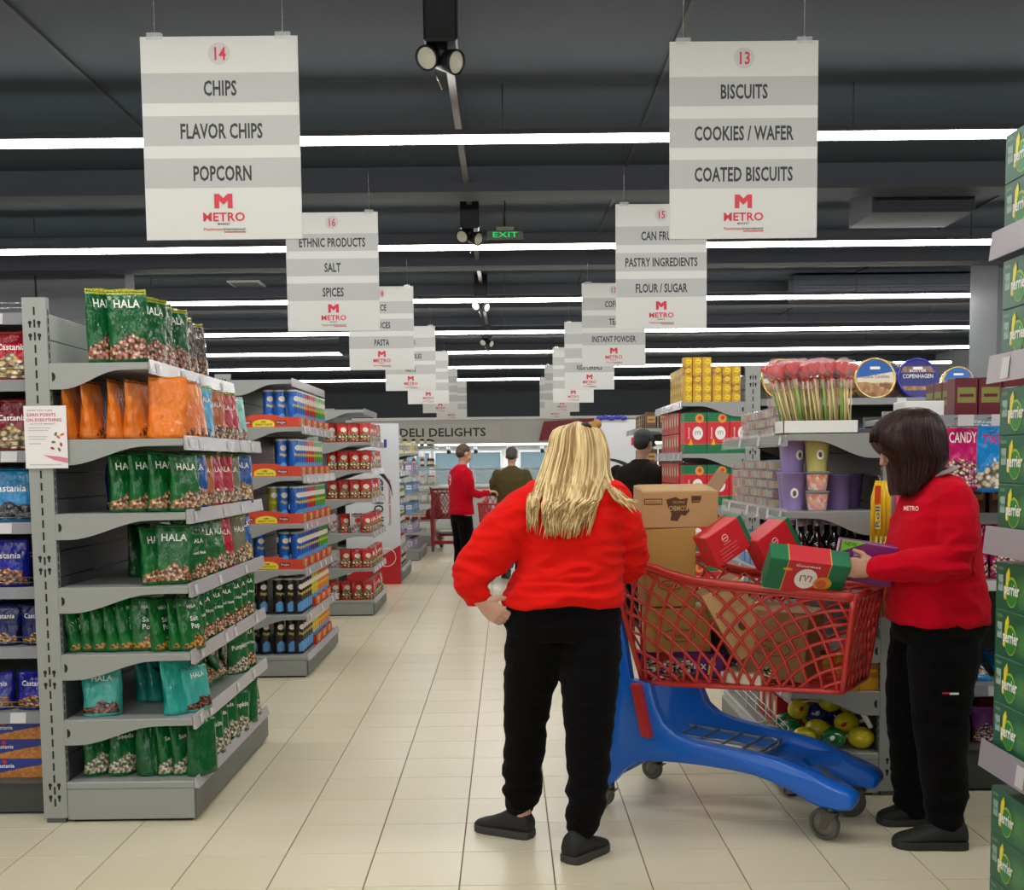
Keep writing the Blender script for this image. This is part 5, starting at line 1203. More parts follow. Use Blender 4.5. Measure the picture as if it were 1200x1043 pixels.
seg(b, [(1.645, 4.12, .84), (1.635, 4.1, .46), (1.645, 4.08, .09)], [.09, .055, .035]); seg(b, [(1.62, 4.29, .84), (1.60, 4.31, .46), (1.60, 4.33, .09)], [.09, .055, .035])
b.ell((1.61, 4.07, .04), (.06, .03, .025)); b.ell((1.6, 4.335, .04), (.05, .03, .025))
remesh(b, .0046, 'body', [SKIN2], P2, 1); eyes(MH2, P2)
b = B()
rings(b, [(1.645, 4.2, .835, .178, .195), (1.645, 4.2, .86, .184, .2), (1.642, 4.2, .92, .18, .2), (1.63, 4.2, 1.02, .168, .19), (1.622, 4.2, 1.12, .163, .19), (1.625, 4.2, 1.21, .15, .195), (1.635, 4.2, 1.29, .128, .195), (1.64, 4.2, 1.345, .105, .155), (1.635, 4.2, 1.385, .08, .1), (1.62, 4.2, 1.40, .066, .075)])
seg(b, [(1.635, 4.055, 1.31), (1.64, 4.025, 1.23), (1.638, 4.0, 1.15), (1.625, 3.99, 1.09), (1.55, 4.01, 1.07), (1.46, 4.045, 1.062), (1.40, 4.07, 1.057)], [.072, .074, .07, .068, .066, .062, .056], 18)
seg(b, [(1.395, 4.072, 1.056), (1.375, 4.08, 1.054)], [.05, .047], 16)
seg(b, [(1.63, 4.345, 1.31), (1.63, 4.385, 1.2), (1.61, 4.40, 1.09), (1.50, 4.38, 1.055), (1.43, 4.345, 1.045)], [.072, .072, .068, .06, .048], 18)
remesh(b, .0065, 'sweatshirt', [REDF2], P2, 4, disp=fold(.003, (8, 8, 15), 4., [((1.62, 3.99, 1.1), .13, .008), ((1.62, 4.05, .95), .22, .005), ((1.45, 4.05, 1.06), .1, .004)]))
b = B(Matrix.Translation(-Vector(WL[P2.name]))); b.tube([(1.622+.068*math.cos(a), 4.2+.076*math.sin(a), 1.404-.02*math.cos(a)*-1) for a in [2*PI*k/20 for k in range(21)]], [(.007, .02)]*21, 8, up=(0, 0, 1)); b.build('collar', mat('collar_grey', (150, 140, 138), .7), P2)
b = B()
rings(b, [(1.645, 4.2, .76, .15, .18), (1.65, 4.2, .82, .168, .19), (1.645, 4.2, .88, .16, .18)])
seg(b, [(1.645, 4.125, .80), (1.64, 4.12, .70), (1.632, 4.11, .58), (1.628, 4.10, .45), (1.635, 4.09, .3), (1.645, 4.085, .18), (1.648, 4.08, .10)], [.132, .13, .114, .1, .088, .08, .074], 18)
seg(b, [(1.625, 4.28, .80), (1.615, 4.29, .68), (1.60, 4.30, .56), (1.595, 4.31, .45), (1.60, 4.32, .3), (1.61, 4.33, .17), (1.61, 4.33, .09)], [.125, .122, .11, .097, .086, .08, .074], 18)
remesh(b, .0065, 'trousers', [BLKF], P2, 4, disp=fold(.003, (6, 6, 14), 6., [((1.64, 4.09, .15), .16, .007), ((1.63, 4.08, .48), .15, .006)]))
shoe(P2, (1.715, 4.055), (1.445, 4.075), SHB, mat('sole_black', (36, 36, 36), .6), 1.12, laces=True); shoe(P2, (1.69, 4.335), (1.475, 4.34), SHB, mat('sole_black', (36, 36, 36), .6), 1.1, laces=True)
o = text('METRO', WHITEINK, P2, (1.497-1.6, 4.088-4.2, 1.268), .018, w=.06, rot=(PI/2, 0, R(-50)))
b = B(Matrix.Translation(-Vector(WL[P2.name]))); b.box(1.585, 1.612, 3.9835, 3.9855, .60, .606, 0); b.box(1.612, 1.645, 3.9835, 3.9855, .597, .604, 1); b.build('thigh_print', [REDINK, WHITEINK], P2)
HD = bpy.data.materials.new('hair_dark'); HD.use_nodes = True; N = NT(HD); s1 = N.noise(N.vmul(N.obj(), (120, 120, 8)), 1, 3)
N.col(N.mix(N.m('MULTIPLY', N.m('SUBTRACT', s1, .4), 3, clamp=True), c4((26, 12, 12)), c4((66, 32, 30)))); N.b.inputs['Roughness'].default_value = .4; N.b.inputs['Specular IOR Level'].default_value = .28
HRG = [(1.545, 1.640, .02, .02), (1.543, 1.632, .055, .05), (1.538, 1.612, .092, .078), (1.53, 1.585, .118, .098), (1.525, 1.55, .134, .112), (1.527, 1.51, .138, .118), (1.538, 1.482, .13, .121), (1.558, 1.45, .112, .120), (1.553, 1.41, .098, .116), (1.54, 1.37, .078, .108), (1.518, 1.335, .052, .1), (1.502, 1.31, .025, .092)]
b = B(); HRG = [(x-.004, z+.012, rx, ry) for x, z, rx, ry in HRG]; rings(b, [(x, 4.2, z, rx, ry) for x, z, rx, ry in HRG[::-1]], 32)
remesh(b, .006, 'hair', [HD], P2, 5, disp=lambda p: .003*noise.noise(Vector((p.x*45, p.y*45, p.z*4))))
rr = random.Random(9); b = B(Matrix.Translation(-Vector(WL[P2.name])))
for k in range(420):
    ph = rr.uniform(0, 2*PI); c, s_ = math.cos(ph), math.sin(ph); q = rr.uniform(1.0, 1.035); pts = []; wob = rr.uniform(-.06, .06)
    for i, (x, z, rx, ry) in enumerate(HRG):
        if c < -.72 and z < 1.495: break
        if c > .3 and z < 1.45-.07*(1-c)+rr.uniform(-.01, .01): break
        a_ = ph+wob*i/11; pts.append((x+rx*q*math.cos(a_), 4.2+ry*q*math.sin(a_), z+(rr.uniform(-.006, .006) if i > 8 else 0)))
    r0 = rr.uniform(.0016, .003); b.tube(pts, [r0*(.5 if i == 0 else 1 if i < len(pts)-1 else .3) for i in range(len(pts))], 5)
b.build('hair_strands', HD, P2)
# the box she holds
t = carton('purple snack box with a green corner held in the dark-haired woman\'s hands', (1.345, 4.185, .995), (8, 9, -9), .215, .05, .155, mat('held_purple', (128, 44, 122), .35), 'snack_box', group=None)
b = B(); b.prism([(-.1, .157), (-.1, .108), (-.01, .157)], 'y', -.0262, -.0252); b.build('label', mat('lime_corner', (130, 206, 60), .4), t)
text('NEW', mat('lime_ink', (40, 90, 30), .5), t, (-.068, -.0268, .137), .014, w=.045)
B().box(-.1082, -.1074, -.024, .024, .004, .15).build('edge_band', mat('edge_white', (206, 190, 206), .4), t)
text('Pops', WHITEINK, t, (.045, -.0262, .062), .05, w=.11, bold=.05); text('Janson', WHITEINK, t, (-.025, -.0262, .10), .014, w=.05)

# ===== people farther away
def simple_person(label, x, y, H, yaw, shirt, trous, hairm, skin, pose='stand', cap=None, wshirt=.2, short=True, armf=.3, shoes=SHB, back_print=None):
    P = thing('person', label, 'person', (x, y, 0)); k = H/1.75; Rz = Matrix.Rotation(yaw, 3, 'Z')
    def T(a, f, z): v = Rz @ Vector((a*k, f*k, 0)); return (x+v.x, y+v.y, z*k)           # a = to his right, f = forward (+y local)
    b = B(); q = B(Matrix.Translation((x, y, 0)) @ Matrix.Rotation(yaw, 4, 'Z') @ Matrix.Scale(k, 4))
    def R3(bb, L_): rings(bb, L_)
    R3(q, [(0, 0, .88, .13, .09), (0, 0, 1.05, .12, .085), (0, .0, 1.3, .15, .09), (0, -.01, 1.42, .14, .07), (0, 0, 1.48, .055, .05)])
    seg(q, [(0, 0, 1.42), (0, .03, 1.54)], [.052, .05])
    seg(q, [(.09, 0, .88), (.1, .02, .48), (.1, 0, .09)], [.085, .05, .035]); seg(q, [(-.09, 0, .88), (-.1, .03, .48), (-.1, .02, .09)], [.085, .05, .035])
    for s in (-1, 1): seg(q, [(s*.18, 0, 1.4), (s*.22, .0, 1.16), (s*.19, armf*.8, 1.06+.1*(armf > .25))], [.045, .04, .026]); hand(q, (s*.19, armf*.8, 1.06+.1*(armf > .25)), (-s*.1, 1, 0), (0, 0, -1), (-s, 0, 0), 35)
    for s in (-1, 1): q.ell((s*.1, .06, .045), (.035, .08, .035))
    MHh = head(q, (0, .05, 1.63), 0, R(18)); b.add([tuple(p) for p in q.v], q.f, 0, True); remesh(b, .0095, 'body', [skin], P, 1)
    eyes(Matrix.Translation((x, y, 0)) @ Matrix.Rotation(yaw, 4, 'Z') @ Matrix.Scale(k, 4) @ Matrix.Translation((0, .05, 1.63)) @ Matrix.Rotation(-R(18), 4, 'X'), P)
    M = Matrix.Translation((x, y, 0)) @ Matrix.Rotation(yaw, 4, 'Z') @ Matrix.Scale(k, 4)
    q = B(M); W = wshirt
    rings(q, [(0, 0, .88, W, .135), (0, 0, .92, W+.01, .14), (0, 0, 1.05, W-.01, .125), (0, 0, 1.2, W, .13), (0, -.01, 1.32, W+.005, .125), (0, -.01, 1.41, W-.02, .105), (0, 0, 1.47, .1, .08), (0, .01, 1.50, .062, .06)])
    for s in (-1, 1): seg(q, [(s*(W-.02), 0, 1.39), (s*(W+.03), .0, 1.28), (s*(W+.03), .02, 1.16), (s*(W+.01), armf*.4, 1.10+.03*(armf > .25)), (s*.19, armf*.75, 1.06+.09*(armf > .25))], [.066, .066, .06, .052, .04], 14)
    remesh(q, .012, 'shirt', [shirt], P, 3, disp=fold(.003, (8, 8, 16), x+y))
    q = B(M); rings(q, [(0, 0, .80, .16, .12), (0, 0, .94, .165, .115)])
    for s in (-1, 1): seg(q, [(s*.09, 0, .82), (s*.1, .02, .6), (s*.1, .02, .45), (s*.1, .01, .25), (s*.1, 0, .08)], [.1, .09, .077, .07, .066], 14)
    remesh(q, .012, 'trousers', [trous], P, 3, disp=fold(.003, (6, 6, 14), x))
    for s in (-1, 1): h = Rz @ Vector((s*.1*k, -.06*k, 0)); e = Rz @ Vector((s*.11*k, .2*k, 0)); shoe(P, (x+h.x, y+h.y), (x+e.x, y+e.y), shoes, SOL)
    q = B(M @ Matrix.Translation((0, .05, 1.63)) @ Matrix.Rotation(-R(18), 4, 'X')); q.ell((0, -.022, .042), (.081, .094, .084)); q.ell((0, -.05, .0), (.074, .064, .07))
    remesh(q, .01, 'hair', [hairm], P, 2, disp=lambda p: .002*noise.noise(p*90))
    if cap:
        q = B(Matrix.Translation(-Vector((x, y, 0))) @ M @ Matrix.Translation((0, .05, 1.63)) @ Matrix.Rotation(-R(18), 4, 'X')); q.ell((0, -.01, .06), (.088, .102, .075)); q.tube([(0, .06, .06), (0, .17, .04)], [(.08, .008), (.05, .006)], 12, up=(1, 0, 0)); q.build('cap', cap, P)
    if back_print:
        q = Matrix.Rotation(yaw, 4, 'Z') @ Matrix.Scale(k, 4)
        o = text(back_print, WHITEINK, P, (0, 0, 0), .13, w=.07, bold=0.0); o.matrix_basis = q @ Matrix.Translation((.0, -.147, 1.24)) @ Matrix.Rotation(PI/2, 4, 'X') @ Matrix.Diagonal((.11, .15, 1, 1))
    return P
simple_person('man with short receding hair in red sweatshirt, arms forward over a far trolley', -.55, 13.3, 1.69, R(-62), fabric('shirt_far_red', (196, 14, 36)), BLKF, mat('hair_brown', (84, 64, 48), .6), SKIN, armf=.36, back_print='9')
simple_person('man in olive brown jacket seen from behind in the far aisle', .06, 14.0, 1.66, R(-8), fabric('jacket_olive', (84, 74, 48)), BLKF, mat('hair_grey', (66, 62, 60), .6), SKIN2, wshirt=.21, armf=.3)
simple_person('person in black jacket and dark cap beside the gift box stand', 1.18, 9.72, 1.73, R(-30), fabric('jacket_black', (34, 29, 26)), BLKF, mat('hair_black', (30, 28, 28), .6), SKIN2, cap=mat('cap_dark', (56, 62, 56), .7), wshirt=.25)
simple_person('cook in white behind the far delicatessen counter', -.98, 25.95, 1.6, R(180), fabric('coat_white', (214, 218, 220)), BLKF, mat('hair_black', (30, 28, 28), .6), SKIN2, armf=.2)
# ------------------------------------------------------------------ goods on the shelves
j = lambda a=.012: rnd.uniform(-a, a)
def near(kinds, where, y=4.60, z=0., jit=8):
    """row along the near end of a left stand; each entry kind, x, turn (0 faces the aisle, -90 faces the camera)"""
    for k, x, a in kinds: put(k, (x, y+j(.006), z+.0005), R(90+a)+R(j(jit)), where, 'the back', tilt=(-abs(j(4)), j(3)), s=1+j(.03))
def front(kinds, where, x, z, y0=4.62, dy=.155, a=-12, end='the near end', side=1, jit=10):
    y = y0
    for k in kinds:
        if isinstance(k, (int, float)): y += k; continue
        put(k, (x+j(.006), y, z+.0005), (R(90+a) if side > 0 else R(-90+a))+R(j(jit)), where, end, tilt=(-abs(j(5)), j(3)), s=1+j(.04)); y += dy
# ---- L1: nut stand, seven levels
T = 'nut stand'
Wt = 'on the top shelf of the nut stand'
near([('green_tall', -1.625, -30), ('green_tall', -1.525, -62)], 'standing on the end of the top shelf', z=1.88, y=4.56)
front(['green_tall', 'green_tall', .02, 'green_tall', .02, 'brown_tall', 'brown_tall'], Wt+' facing the aisle', -1.49, 1.88, 4.72, .155, -28)
W2 = 'on the second shelf of the nut stand'
near([('orange', -1.79, -8), ('orange', -1.705, -8), ('orange', -1.60, -6), ('orange', -1.525, -14), ('orange_back', -1.40, -66)], W2+', near end', z=1.575, y=4.60)
front(['orange', 'orange', 'sky', .05, 'clay', 'crimson', 'crimson', 'aqua'], W2+', aisle side', -1.355, 1.575, 4.70, .148, -24)
W3 = 'on the third shelf of the nut stand'
near([('navy', -1.66, -70), ('navy', -1.58, -70)], W3+', back corner', z=1.275, y=4.78)
near([('green', -1.575, -38), ('green', -1.505, -42), ('green', -1.42, -46), ('green', -1.335, -32)], W3+', near end', z=1.275, y=4.60)
front([.03, 'blue', 'clay', 'crimson', 'crimson', 'silver', .02, 'blue'], W3+', aisle side', -1.355, 1.275, 4.78, .152, -30)
W4 = 'on the fourth shelf of the nut stand'
near([('dark_green', -1.64, -20), ('dark_green', -1.56, -20)], W4+', in the dark back', z=.975, y=4.95)
near([('green', -1.46, -30), ('green', -1.39, -82)], W4+', near end', z=.975, y=4.58)
front(['seed_small', 'green', .05, 'green', 'crimson', .06, 'silver', 'blue'], W4+', aisle side', -1.345, .975, 4.74, .15, -24)
W5 = 'on the fifth shelf of the nut stand'
near([('seed', -1.785, -22), ('seed', -1.735, -26), ('seed', -1.68, -30), ('seed', -1.625, -30), ('seed', -1.575, -30), ('seed', -1.51, -72), ('seed', -1.44, -18), ('seed', -1.37, -18), ('seed', -1.32, -28)], W5+', near end', z=.70, y=4.58)
front(['seed_small', 'seed_small', 'seed_small', .05, 'seed_small', 'seed_small', 'seed_small', 'seed_small'], W5+', aisle side', -1.345, .70, 4.72, .14, -30)
W6 = 'on the sixth shelf of the nut stand'
near([('teal', -1.70, -84)], W6+', near end', z=.43, y=4.56)
near([('teal_back', -1.60, -25), ('teal_back', -1.55, -25), ('dark_green', -1.48, -20)], W6+', second row back', z=.43, y=4.86)
near([('teal_back', -1.385, -36)], W6+', near corner', z=.43, y=4.58); near([('teal', -1.325, -30)], W6+', at the aisle corner', z=.43, y=4.64)
for i, (y, tl) in enumerate([(4.86, (58, 0)), (5.02, (52, 8)), (5.16, (48, -6)), (5.30, (30, 0))]):
    put('seed_small', (-1.39, y, .445), R(90+j(14)), W6+', tipped over', 'the near end', tilt=(-tl[0]*.9, tl[1]))
front(['pumpkin', 'seed_small'], W6+', far end', -1.35, .43, 5.48, .16, -25)
W7 = 'on the bottom deck of the nut stand'
near([('pump_tall', -1.74, -40), ('pump_tall', -1.635, -40), ('dark_green', -1.50, -50), ('pump_tall', -1.435, -26), ('pump_tall', -1.375, -30), ('dark_green', -1.30, -40)], W7+', near end', z=.17, y=4.60)
front(['pump_tall', 'pumpkin', 'pump_tall', 'pump_tall', 'pumpkin', .04, 'dark_green', 'pump_tall'], W7+', aisle side', -1.335, .17, 4.74, .145, -30)
# second rows so the shelves are not one bag deep
for z, k, nm in ((1.88, 'green_tall', 'top'), (1.575, 'orange', 'second'), (1.275, 'green', 'third'), (.975, 'green', 'fourth'), (.70, 'seed_small', 'fifth'), (.43, 'seed_small', 'sixth')):
    for q in range(5): put(k, (-1.60 if z > 1.8 else -1.49, 4.98+q*.17, z), R(90+j(6)), f'in the second row of the {nm} shelf, nut stand', 'the near end')
# ---- left row facing the camera
def facing(kinds, where, y, z, x, dx, end='the right'):
    for k in kinds: put(k, (x, y+j(.004), z+.0005), R(j(5)), where, end); x -= dx
RW = 'in the navy-bag row at the left edge'
facing(['red_big']*5, 'on the top level '+RW, 4.66, 1.82, -2.045, .21)
facing(['maroon_big']*6, 'on the second level '+RW, 4.66, 1.53, -2.055, .19); facing(['red_big']*5, 'behind the maroon bags '+RW, 4.8, 1.53, -2.02, .2)
facing(['seablue']*5, 'on the third level '+RW, 4.66, 1.235, -2.085, .22)
facing(['navy_big']*6, 'on the fourth level '+RW, 4.66, .965, -2.11, .2); facing(['navy_small']*4, 'behind the fourth level '+RW, 4.78, .965, -2.02, .15)
facing(['navy_small']*8, 'on the fifth level '+RW, 4.66, .715, -2.0, .135); facing(['navy_small']*6, 'behind the fifth level '+RW, 4.76, .715, -2.06, .14)
facing(['navy_mix']*6, 'on the sixth level '+RW, 4.66, .44, -2.02, .165)
for i in range(3):
    for q in range(3): put('snackbox', (-2.115-q*.355, 4.62, .15+i*.0825), 0, 'stacked '+['lowest', 'in the middle', 'topmost'][i]+' on the deck of the left edge row', 'the right')
# ---- L2: tubes
S2 = 'tube stand'
def cans(z, xs_near, seq, lv, tray=True, traycol='tray'):
    zz = z+(.006 if tray else .0005)
    if tray:
        put('tray', (-1.655, 7.60, z+.0005), 0, f'on the {lv} shelf of the tube stand, near end', 'the left', s=1.15)
        for q in range(5): put('tray_small', (-1.415, 7.71+q*.255, z+.0005), R(90), f'on the {lv} shelf of the tube stand, aisle side', 'the near end')
    for k, x in xs_near: put('can_'+k, (x, 7.66, zz), R(30), f'on the {lv} shelf of the tube stand, near end', 'the left')
    y = 7.66
    for k, n in seq:
        for q in range(n): put('can_'+k, (-1.465, y, zz), R(55), f'on the {lv} shelf of the tube stand, aisle row', 'the near end'); y += .0855
cans(1.72, [('blue', -1.63), ('blue', -1.55)], [('blue', 4), ('red', 5), ('green', 5)], 'top')
cans(1.385, [('blue', -1.55)], [('blue', 4), ('red', 4), ('green', 4)], 'second')
cans(1.06, [('olive', -1.62), ('blue', -1.55)], [('blue', 4), ('red', 4), ('green', 5)], 'third')
cans(.745, [('blue', -1.72), ('blue', -1.55)], [('blue', 5), ('purple', 4), ('green', 5)], 'fourth')
cans(.43, [('black', -1.79), ('black', -1.71), ('black', -1.60), ('black', -1.52)], [('black', 5), ('yellow', 3), ('orange', 6)], 'fifth', False)
cans(.15, [('black', -1.79), ('black', -1.70), ('black', -1.60), ('black', -1.52)], [('black', 5), ('yellow', 3), ('orange', 6)], 'bottom', False)
for lv, z in (('fifth', .43), ('bottom', .15)):
    for q in range(3): put('tray_small', (-1.41, 8.15+q*.24, z+.0005), R(90), f'on the {lv} shelf of the tube stand', 'the near end')
# ---- L3: red packets
for lv, z in (('top', 1.675), ('second', 1.41), ('third', 1.13), ('fourth', .80), ('fifth', .46), ('bottom', .15)):
    for q, x in enumerate([-1.68, -1.57, -1.46, -1.36]): put('silver_pack' if (q == 0 and lv in ('fourth', 'fifth')) or (q == 2 and lv == 'fourth') else 'red_pack', (x, 10.71+j(.01), z+.0005), R(30+j(20)), f'on the {lv} shelf of the red packet stand, near end', 'the left')
    for q in range(7): put('silver_pack' if (q+int(z*10)) % 5 == 1 else 'red_pack', (-1.35, 10.84+q*.12, z+.0005), R(62+j(10)), f'on the {lv} shelf of the red packet stand, aisle side', 'the near end')
# ---- L4, L5, L6 and R3, R4: small goods
def small(stn, side, x, y0, zs, kinds, n=9, dy=.135, nearx=None, ny=None):
    for i, z in enumerate(zs):
        k = kinds[i % len(kinds)]; lv = ['top', 'second', 'third', 'fourth', 'fifth', 'bottom', 'seventh'][i]
        for q in range(n): put(k, (x, y0+q*dy, z+.0005), R(90*side+j(4)), f'on the {lv} shelf of the {stn}, aisle side', 'the near end')
        if nearx:
            for q, xx in enumerate(nearx): put(k, (xx, ny, z+.0005), R(j(4)), f'on the {lv} shelf of the {stn}, near end', 'the left')
small('fourth left stand', 1, -1.40, 13.68, [1.68, 1.36, 1.02, .7, .4, .17], ['pk_cream', 'pk_cream', 'jar_green', 'jar_green', 'jar_white', 'jar_amber'])
small('fifth left stand', 1, -1.42, 16.8, [1.62, 1.32, 1.02, .72, .42, .17], ['pk_cream', 'pk_mauve', 'pk_blue', 'pk_blue', 'pk_mauve', 'pk_mauve'], 8, .15, [-1.72, -1.6, -1.48], 16.72)
small('sixth left stand', 1, -1.39, 19.9, [1.78, 1.42, 1.1, .78, .46], ['jar_dark', 'jar_amber', 'jar_white', 'jar_white', 'pk_red'], 6, .2, [-1.95, -1.8, -1.65, -1.5], 19.76)
small('coffee stand', -1, 1.40, 11.0, [1.78, 1.42, 1.1, .78, .46, .17], ['pk_brown', 'pk_brown', 'jar_dark', 'pk_brown', 'jar_dark', 'pk_cream'], 7, .16, [1.68, 1.55, 1.42], 10.86)
small('far right stand', -1, 1.40, 14.1, [1.68, 1.36, 1.02, .7, .4, .17], ['pk_mauve', 'jar_white', 'jar_green', 'pk_cream', 'pk_red', 'pk_blue'], 6, .2)
# ---- R2: gift boxes
G2 = 'gift box stand'
for lv, z in (('second', 1.51), ('third', 1.145), ('fourth', .8), ('fifth', .46), ('bottom', .17)):
    for q in range(3): put('gift_tall', (1.325+.159*q, 7.765, z+.0005), 0, f'on the {lv} shelf of the gift box stand, near end', 'the left')
    if z > 1.:
        for r_ in range(2):
            for q in range(7): put('gift_small', (1.24, 8.03+q*.125+.0, z+.0005+r_*.1505), R(-90), f"{['below', 'above'][r_]} in the stack on the {lv} shelf of the gift box stand", 'the near end', s=.96)
k_ = 0
for c in range(6):
    for r_ in range(5 if c < 3 else 4):
        put('cube' if r_ in (0, 1) and c < 5 or (r_ == 4) else ('cube_brown' if (c+r_) % 3 == 0 else 'cube'), (1.275+c*.0665+(.0 if c < 3 else .004), 7.78+.012*(c < 3), 1.8705+r_*.0625), R(j(2)), f'in the {ORD[c]} front column on top of the gift box stand', 'the shelf')
for c in range(8):
    for r_ in range(4):
        put('cube_brown' if (c*2+r_) % 4 == 0 else 'cube', (1.25, 7.93+c*.07, 1.8705+r_*.0625), R(-90+j(2)), f'in the {ORD[c]} side column on top of the gift box stand', 'the shelf')
# ---- R2 row: tins and packets
for k, x, s in (('tin_blue', 1.975, 1.), ('tin_choco', 2.64, 1.), ('tin_navy', 2.945, .98), ('tin_small', 3.235, 1.)):
    put(k, (x, 7.93, 1.886), 0, {'tin_blue': 'behind the lollipops', 'tin_choco': 'on the shelf right of the lollipops', 'tin_navy': 'between the two blue and cream tins', 'tin_small': 'farthest right on the tin shelf'}[k], s=s, tilt=(-8, 0))
put('tin_choco', (2.42, 8.05, 1.886), 0, 'half hidden behind the lollipops', tilt=(-8, 0), s=.95); put('tin_blue', (2.80, 8.18, 1.886), 0, 'behind the gap of the two large tins', tilt=(-8, 0), s=1.)
for q in range(13): put('pk_navy', (1.9+q*.118, 7.86, 1.6005), R(j(3)), 'on the second level of the tin row', 'the left')
for lv, z, k in (('third', 1.3, 'pk_blue'), ('fourth', 1.0, 'pk_mauve')):
    for q in range(13): put(k, (1.9+q*.118, 7.86, z+.0005), R(j(3)), f'on the {lv} level of the tin row', 'the left')
# ---- R1: lollipops and sweets
t = thing('display_tray', 'white cardboard tray holding the lollipops', 'tray', (1.335, 4.78, 1.5705), 0, 'lollipop trays')
b = B(); w_, d_, h_ = .32, .15, .055
b.box(-w_/2, w_/2, -d_/2, d_/2, 0, .004); b.box(-w_/2, w_/2, -d_/2, -d_/2+.004, 0, h_); b.box(-w_/2, w_/2, d_/2-.004, d_/2, 0, h_); b.box(-w_/2, -w_/2+.004, -d_/2, d_/2, 0, h_); b.box(w_/2-.004, w_/2, -d_/2, d_/2, 0, h_); b.build('tray_wall', WHITE, t)
b = B(); b.box(-w_/2+.006, w_/2-.006, -d_/2+.006, d_/2-.006, .02, .034); b.build('foam_block', mat('foam', (90, 150, 60), .8), t)
n = 0; LS = []
for r_ in range(5):
    for q in range(14):
        x = 1.198+q*.0205+(r_ % 2)*.009; y = 4.725+r_*.028; fx = (q-6.5)/6.5
        LS.append((x, y, fx, r_))
LS.sort(key=lambda s: (s[3], s[0]))
for (x, y, fx, r_) in LS:
    put('lolly_green' if rnd.random() < .18 else 'lolly', (x+j(.003), y+j(.004), 1.6065+r_*.003), R(j(35)), 'in the '+['front', 'second', 'third', 'fourth', 'back'][r_]+' rank of the white tray', 'the left', tilt=(rnd.uniform(-5, 2), fx*7-7+rnd.uniform(-4, 4)), s=1.0+rnd.uniform(-.03, .05), grp='lollipops in the white tray')
S1 = 'left of the lollipops'
for c in range(2):
    for r_ in range(4): put('clear_a' if (c+r_) % 2 else 'clear_bc', (1.215 if c == 0 else 1.215, 4.97+c*.14, 1.5705+r_*.044), R(-90 if c else -75), f'{["near", "far"][c]} stack {S1}', 'the shelf')
for c in range(5):
    for r_ in range(3): put('clear_bc' if (c+r_) % 2 else 'clear_a', (1.235, 5.24+c*.135, 1.5705+r_*.044), R(-90), f'in stack {ORD[c]} from the near end on the lollipop shelf side', 'the shelf')
W = 'on the second shelf of the lollipop stand'
put('tub_lilac', (1.262, 4.865, 1.2405), R(-10), W+', lower left'); put('tub_lilac', (1.258, 4.867, 1.4065), R(20), W+', upper left'); put('tub_lilac', (1.285, 5.02, 1.2405), R(30), W+', lower back left'); put('tub_lilac', (1.29, 5.02, 1.4065), R(-20), W+', upper back left')
put('cup', (1.345, 4.79, 1.2405), 0, W+', lower cup'); put('cup', (1.345, 4.79, 1.3265), R(40), W+', upper cup', s=.98); put('tub_lime', (1.345, 4.795, 1.4105), 0, W+', on the sweet cups', s=.95)
put('tub_dark', (1.455, 4.85, 1.2405), 0, W+', nearer one'); put('tub_dark', (1.545-.01, 4.95, 1.2405), 0, W+', by the back panel')
for c in range(7):
    for r_ in range(5): put('clear_a' if (c*3+r_) % 2 else 'clear_bc', (1.22, 5.15+c*.13, 1.2405+r_*.044), R(-90), f'in stack {ORD[c]} from the near end on the tub shelf', 'the shelf')
for q in range(5): put('bottle', (1.28+q*.072, 4.80+.01*(q % 2), .9405), R(q*20), 'on the third shelf of the lollipop stand, front row', 'the left')
for q in range(5): put('bottle', (1.27+q*.075, 4.90, .9405), R(q*30), 'on the third shelf of the lollipop stand, second row', 'the left')
for q in range(6): put('pk_blue', (1.22, 5.08+q*.13, .9405), R(-90), 'on the third shelf of the lollipop stand, aisle side', 'the near end')
for q in range(4): put('pk_yellow', (1.26+q*.102, 4.72, .4605), 0, 'on the fifth shelf of the lollipop stand', 'the left')
for q in range(7): put('pk_red', (1.24, 4.95+q*.14, .4605), R(-90), 'on the fifth shelf of the lollipop stand, aisle side', 'the near end')
BW = 'in the bottom bin of the lollipop stand'
t = thing('wire_guard', 'low wire guard along the bottom deck of the lollipop stand', 'guard', (1.215, 5.4, .2)); b = B()
for dz in (.03, .07, .10): b.tube([(0, -.67, dz), (0, .64, dz)], .0025, 6)
for q in range(7): b.tube([(0, -.66+q*.21, -.005), (0, -.66+q*.21, .1)], .0025, 5)
b.build('wire', mat('wire_white', (214, 210, 206), .35), t)
for k, x, y, z, a, tl in (('ball_yellow', 1.30, 4.79, .191, 200, 0), ('ball_green', 1.42, 4.765, .191, 20, 0), ('ball_yellow', 1.545, 4.775, .191, 170, 0), ('ball_green', 1.275, 4.93, .191, 150, 0), ('ball_yellow', 1.385, 4.89, .20, 160, 0),
        ('ball_yellow', 1.51, 4.89, .235, 10, 15), ('ball_blue', 1.41, 4.99, .25, 30, 0), ('ball_yellow', 1.46, 4.93, .32, 190, 10), ('ball_yellow', 1.555, 4.95, .30, 150, 0), ('ball_green', 1.29, 5.07, .191, 180, 0), ('ball_yellow', 1.33, 5.0, .27, 40, 0), ('ball_yellow', 1.42, 5.12, .21, 60, 0), ('ball_blue', 1.52, 5.08, .22, 90, 0)):
    put(k, (x, y, z+.0005), R(a), BW, 'the camera', tilt=(tl, 0))
for q in range(3): put('gift_small', (1.27, 5.22+q*.14, .1905), R(-90), BW+' beyond the round sweets', 'the near end')
t = thing('straw_pack', 'small white paper tube leaning among the round sweets', 'pack', (1.575, 4.735, .295)); B().tube([(0, 0, 0), (-.05, 0, .085)], [.012, .012], 8).build('tube_body', WHITE, t)
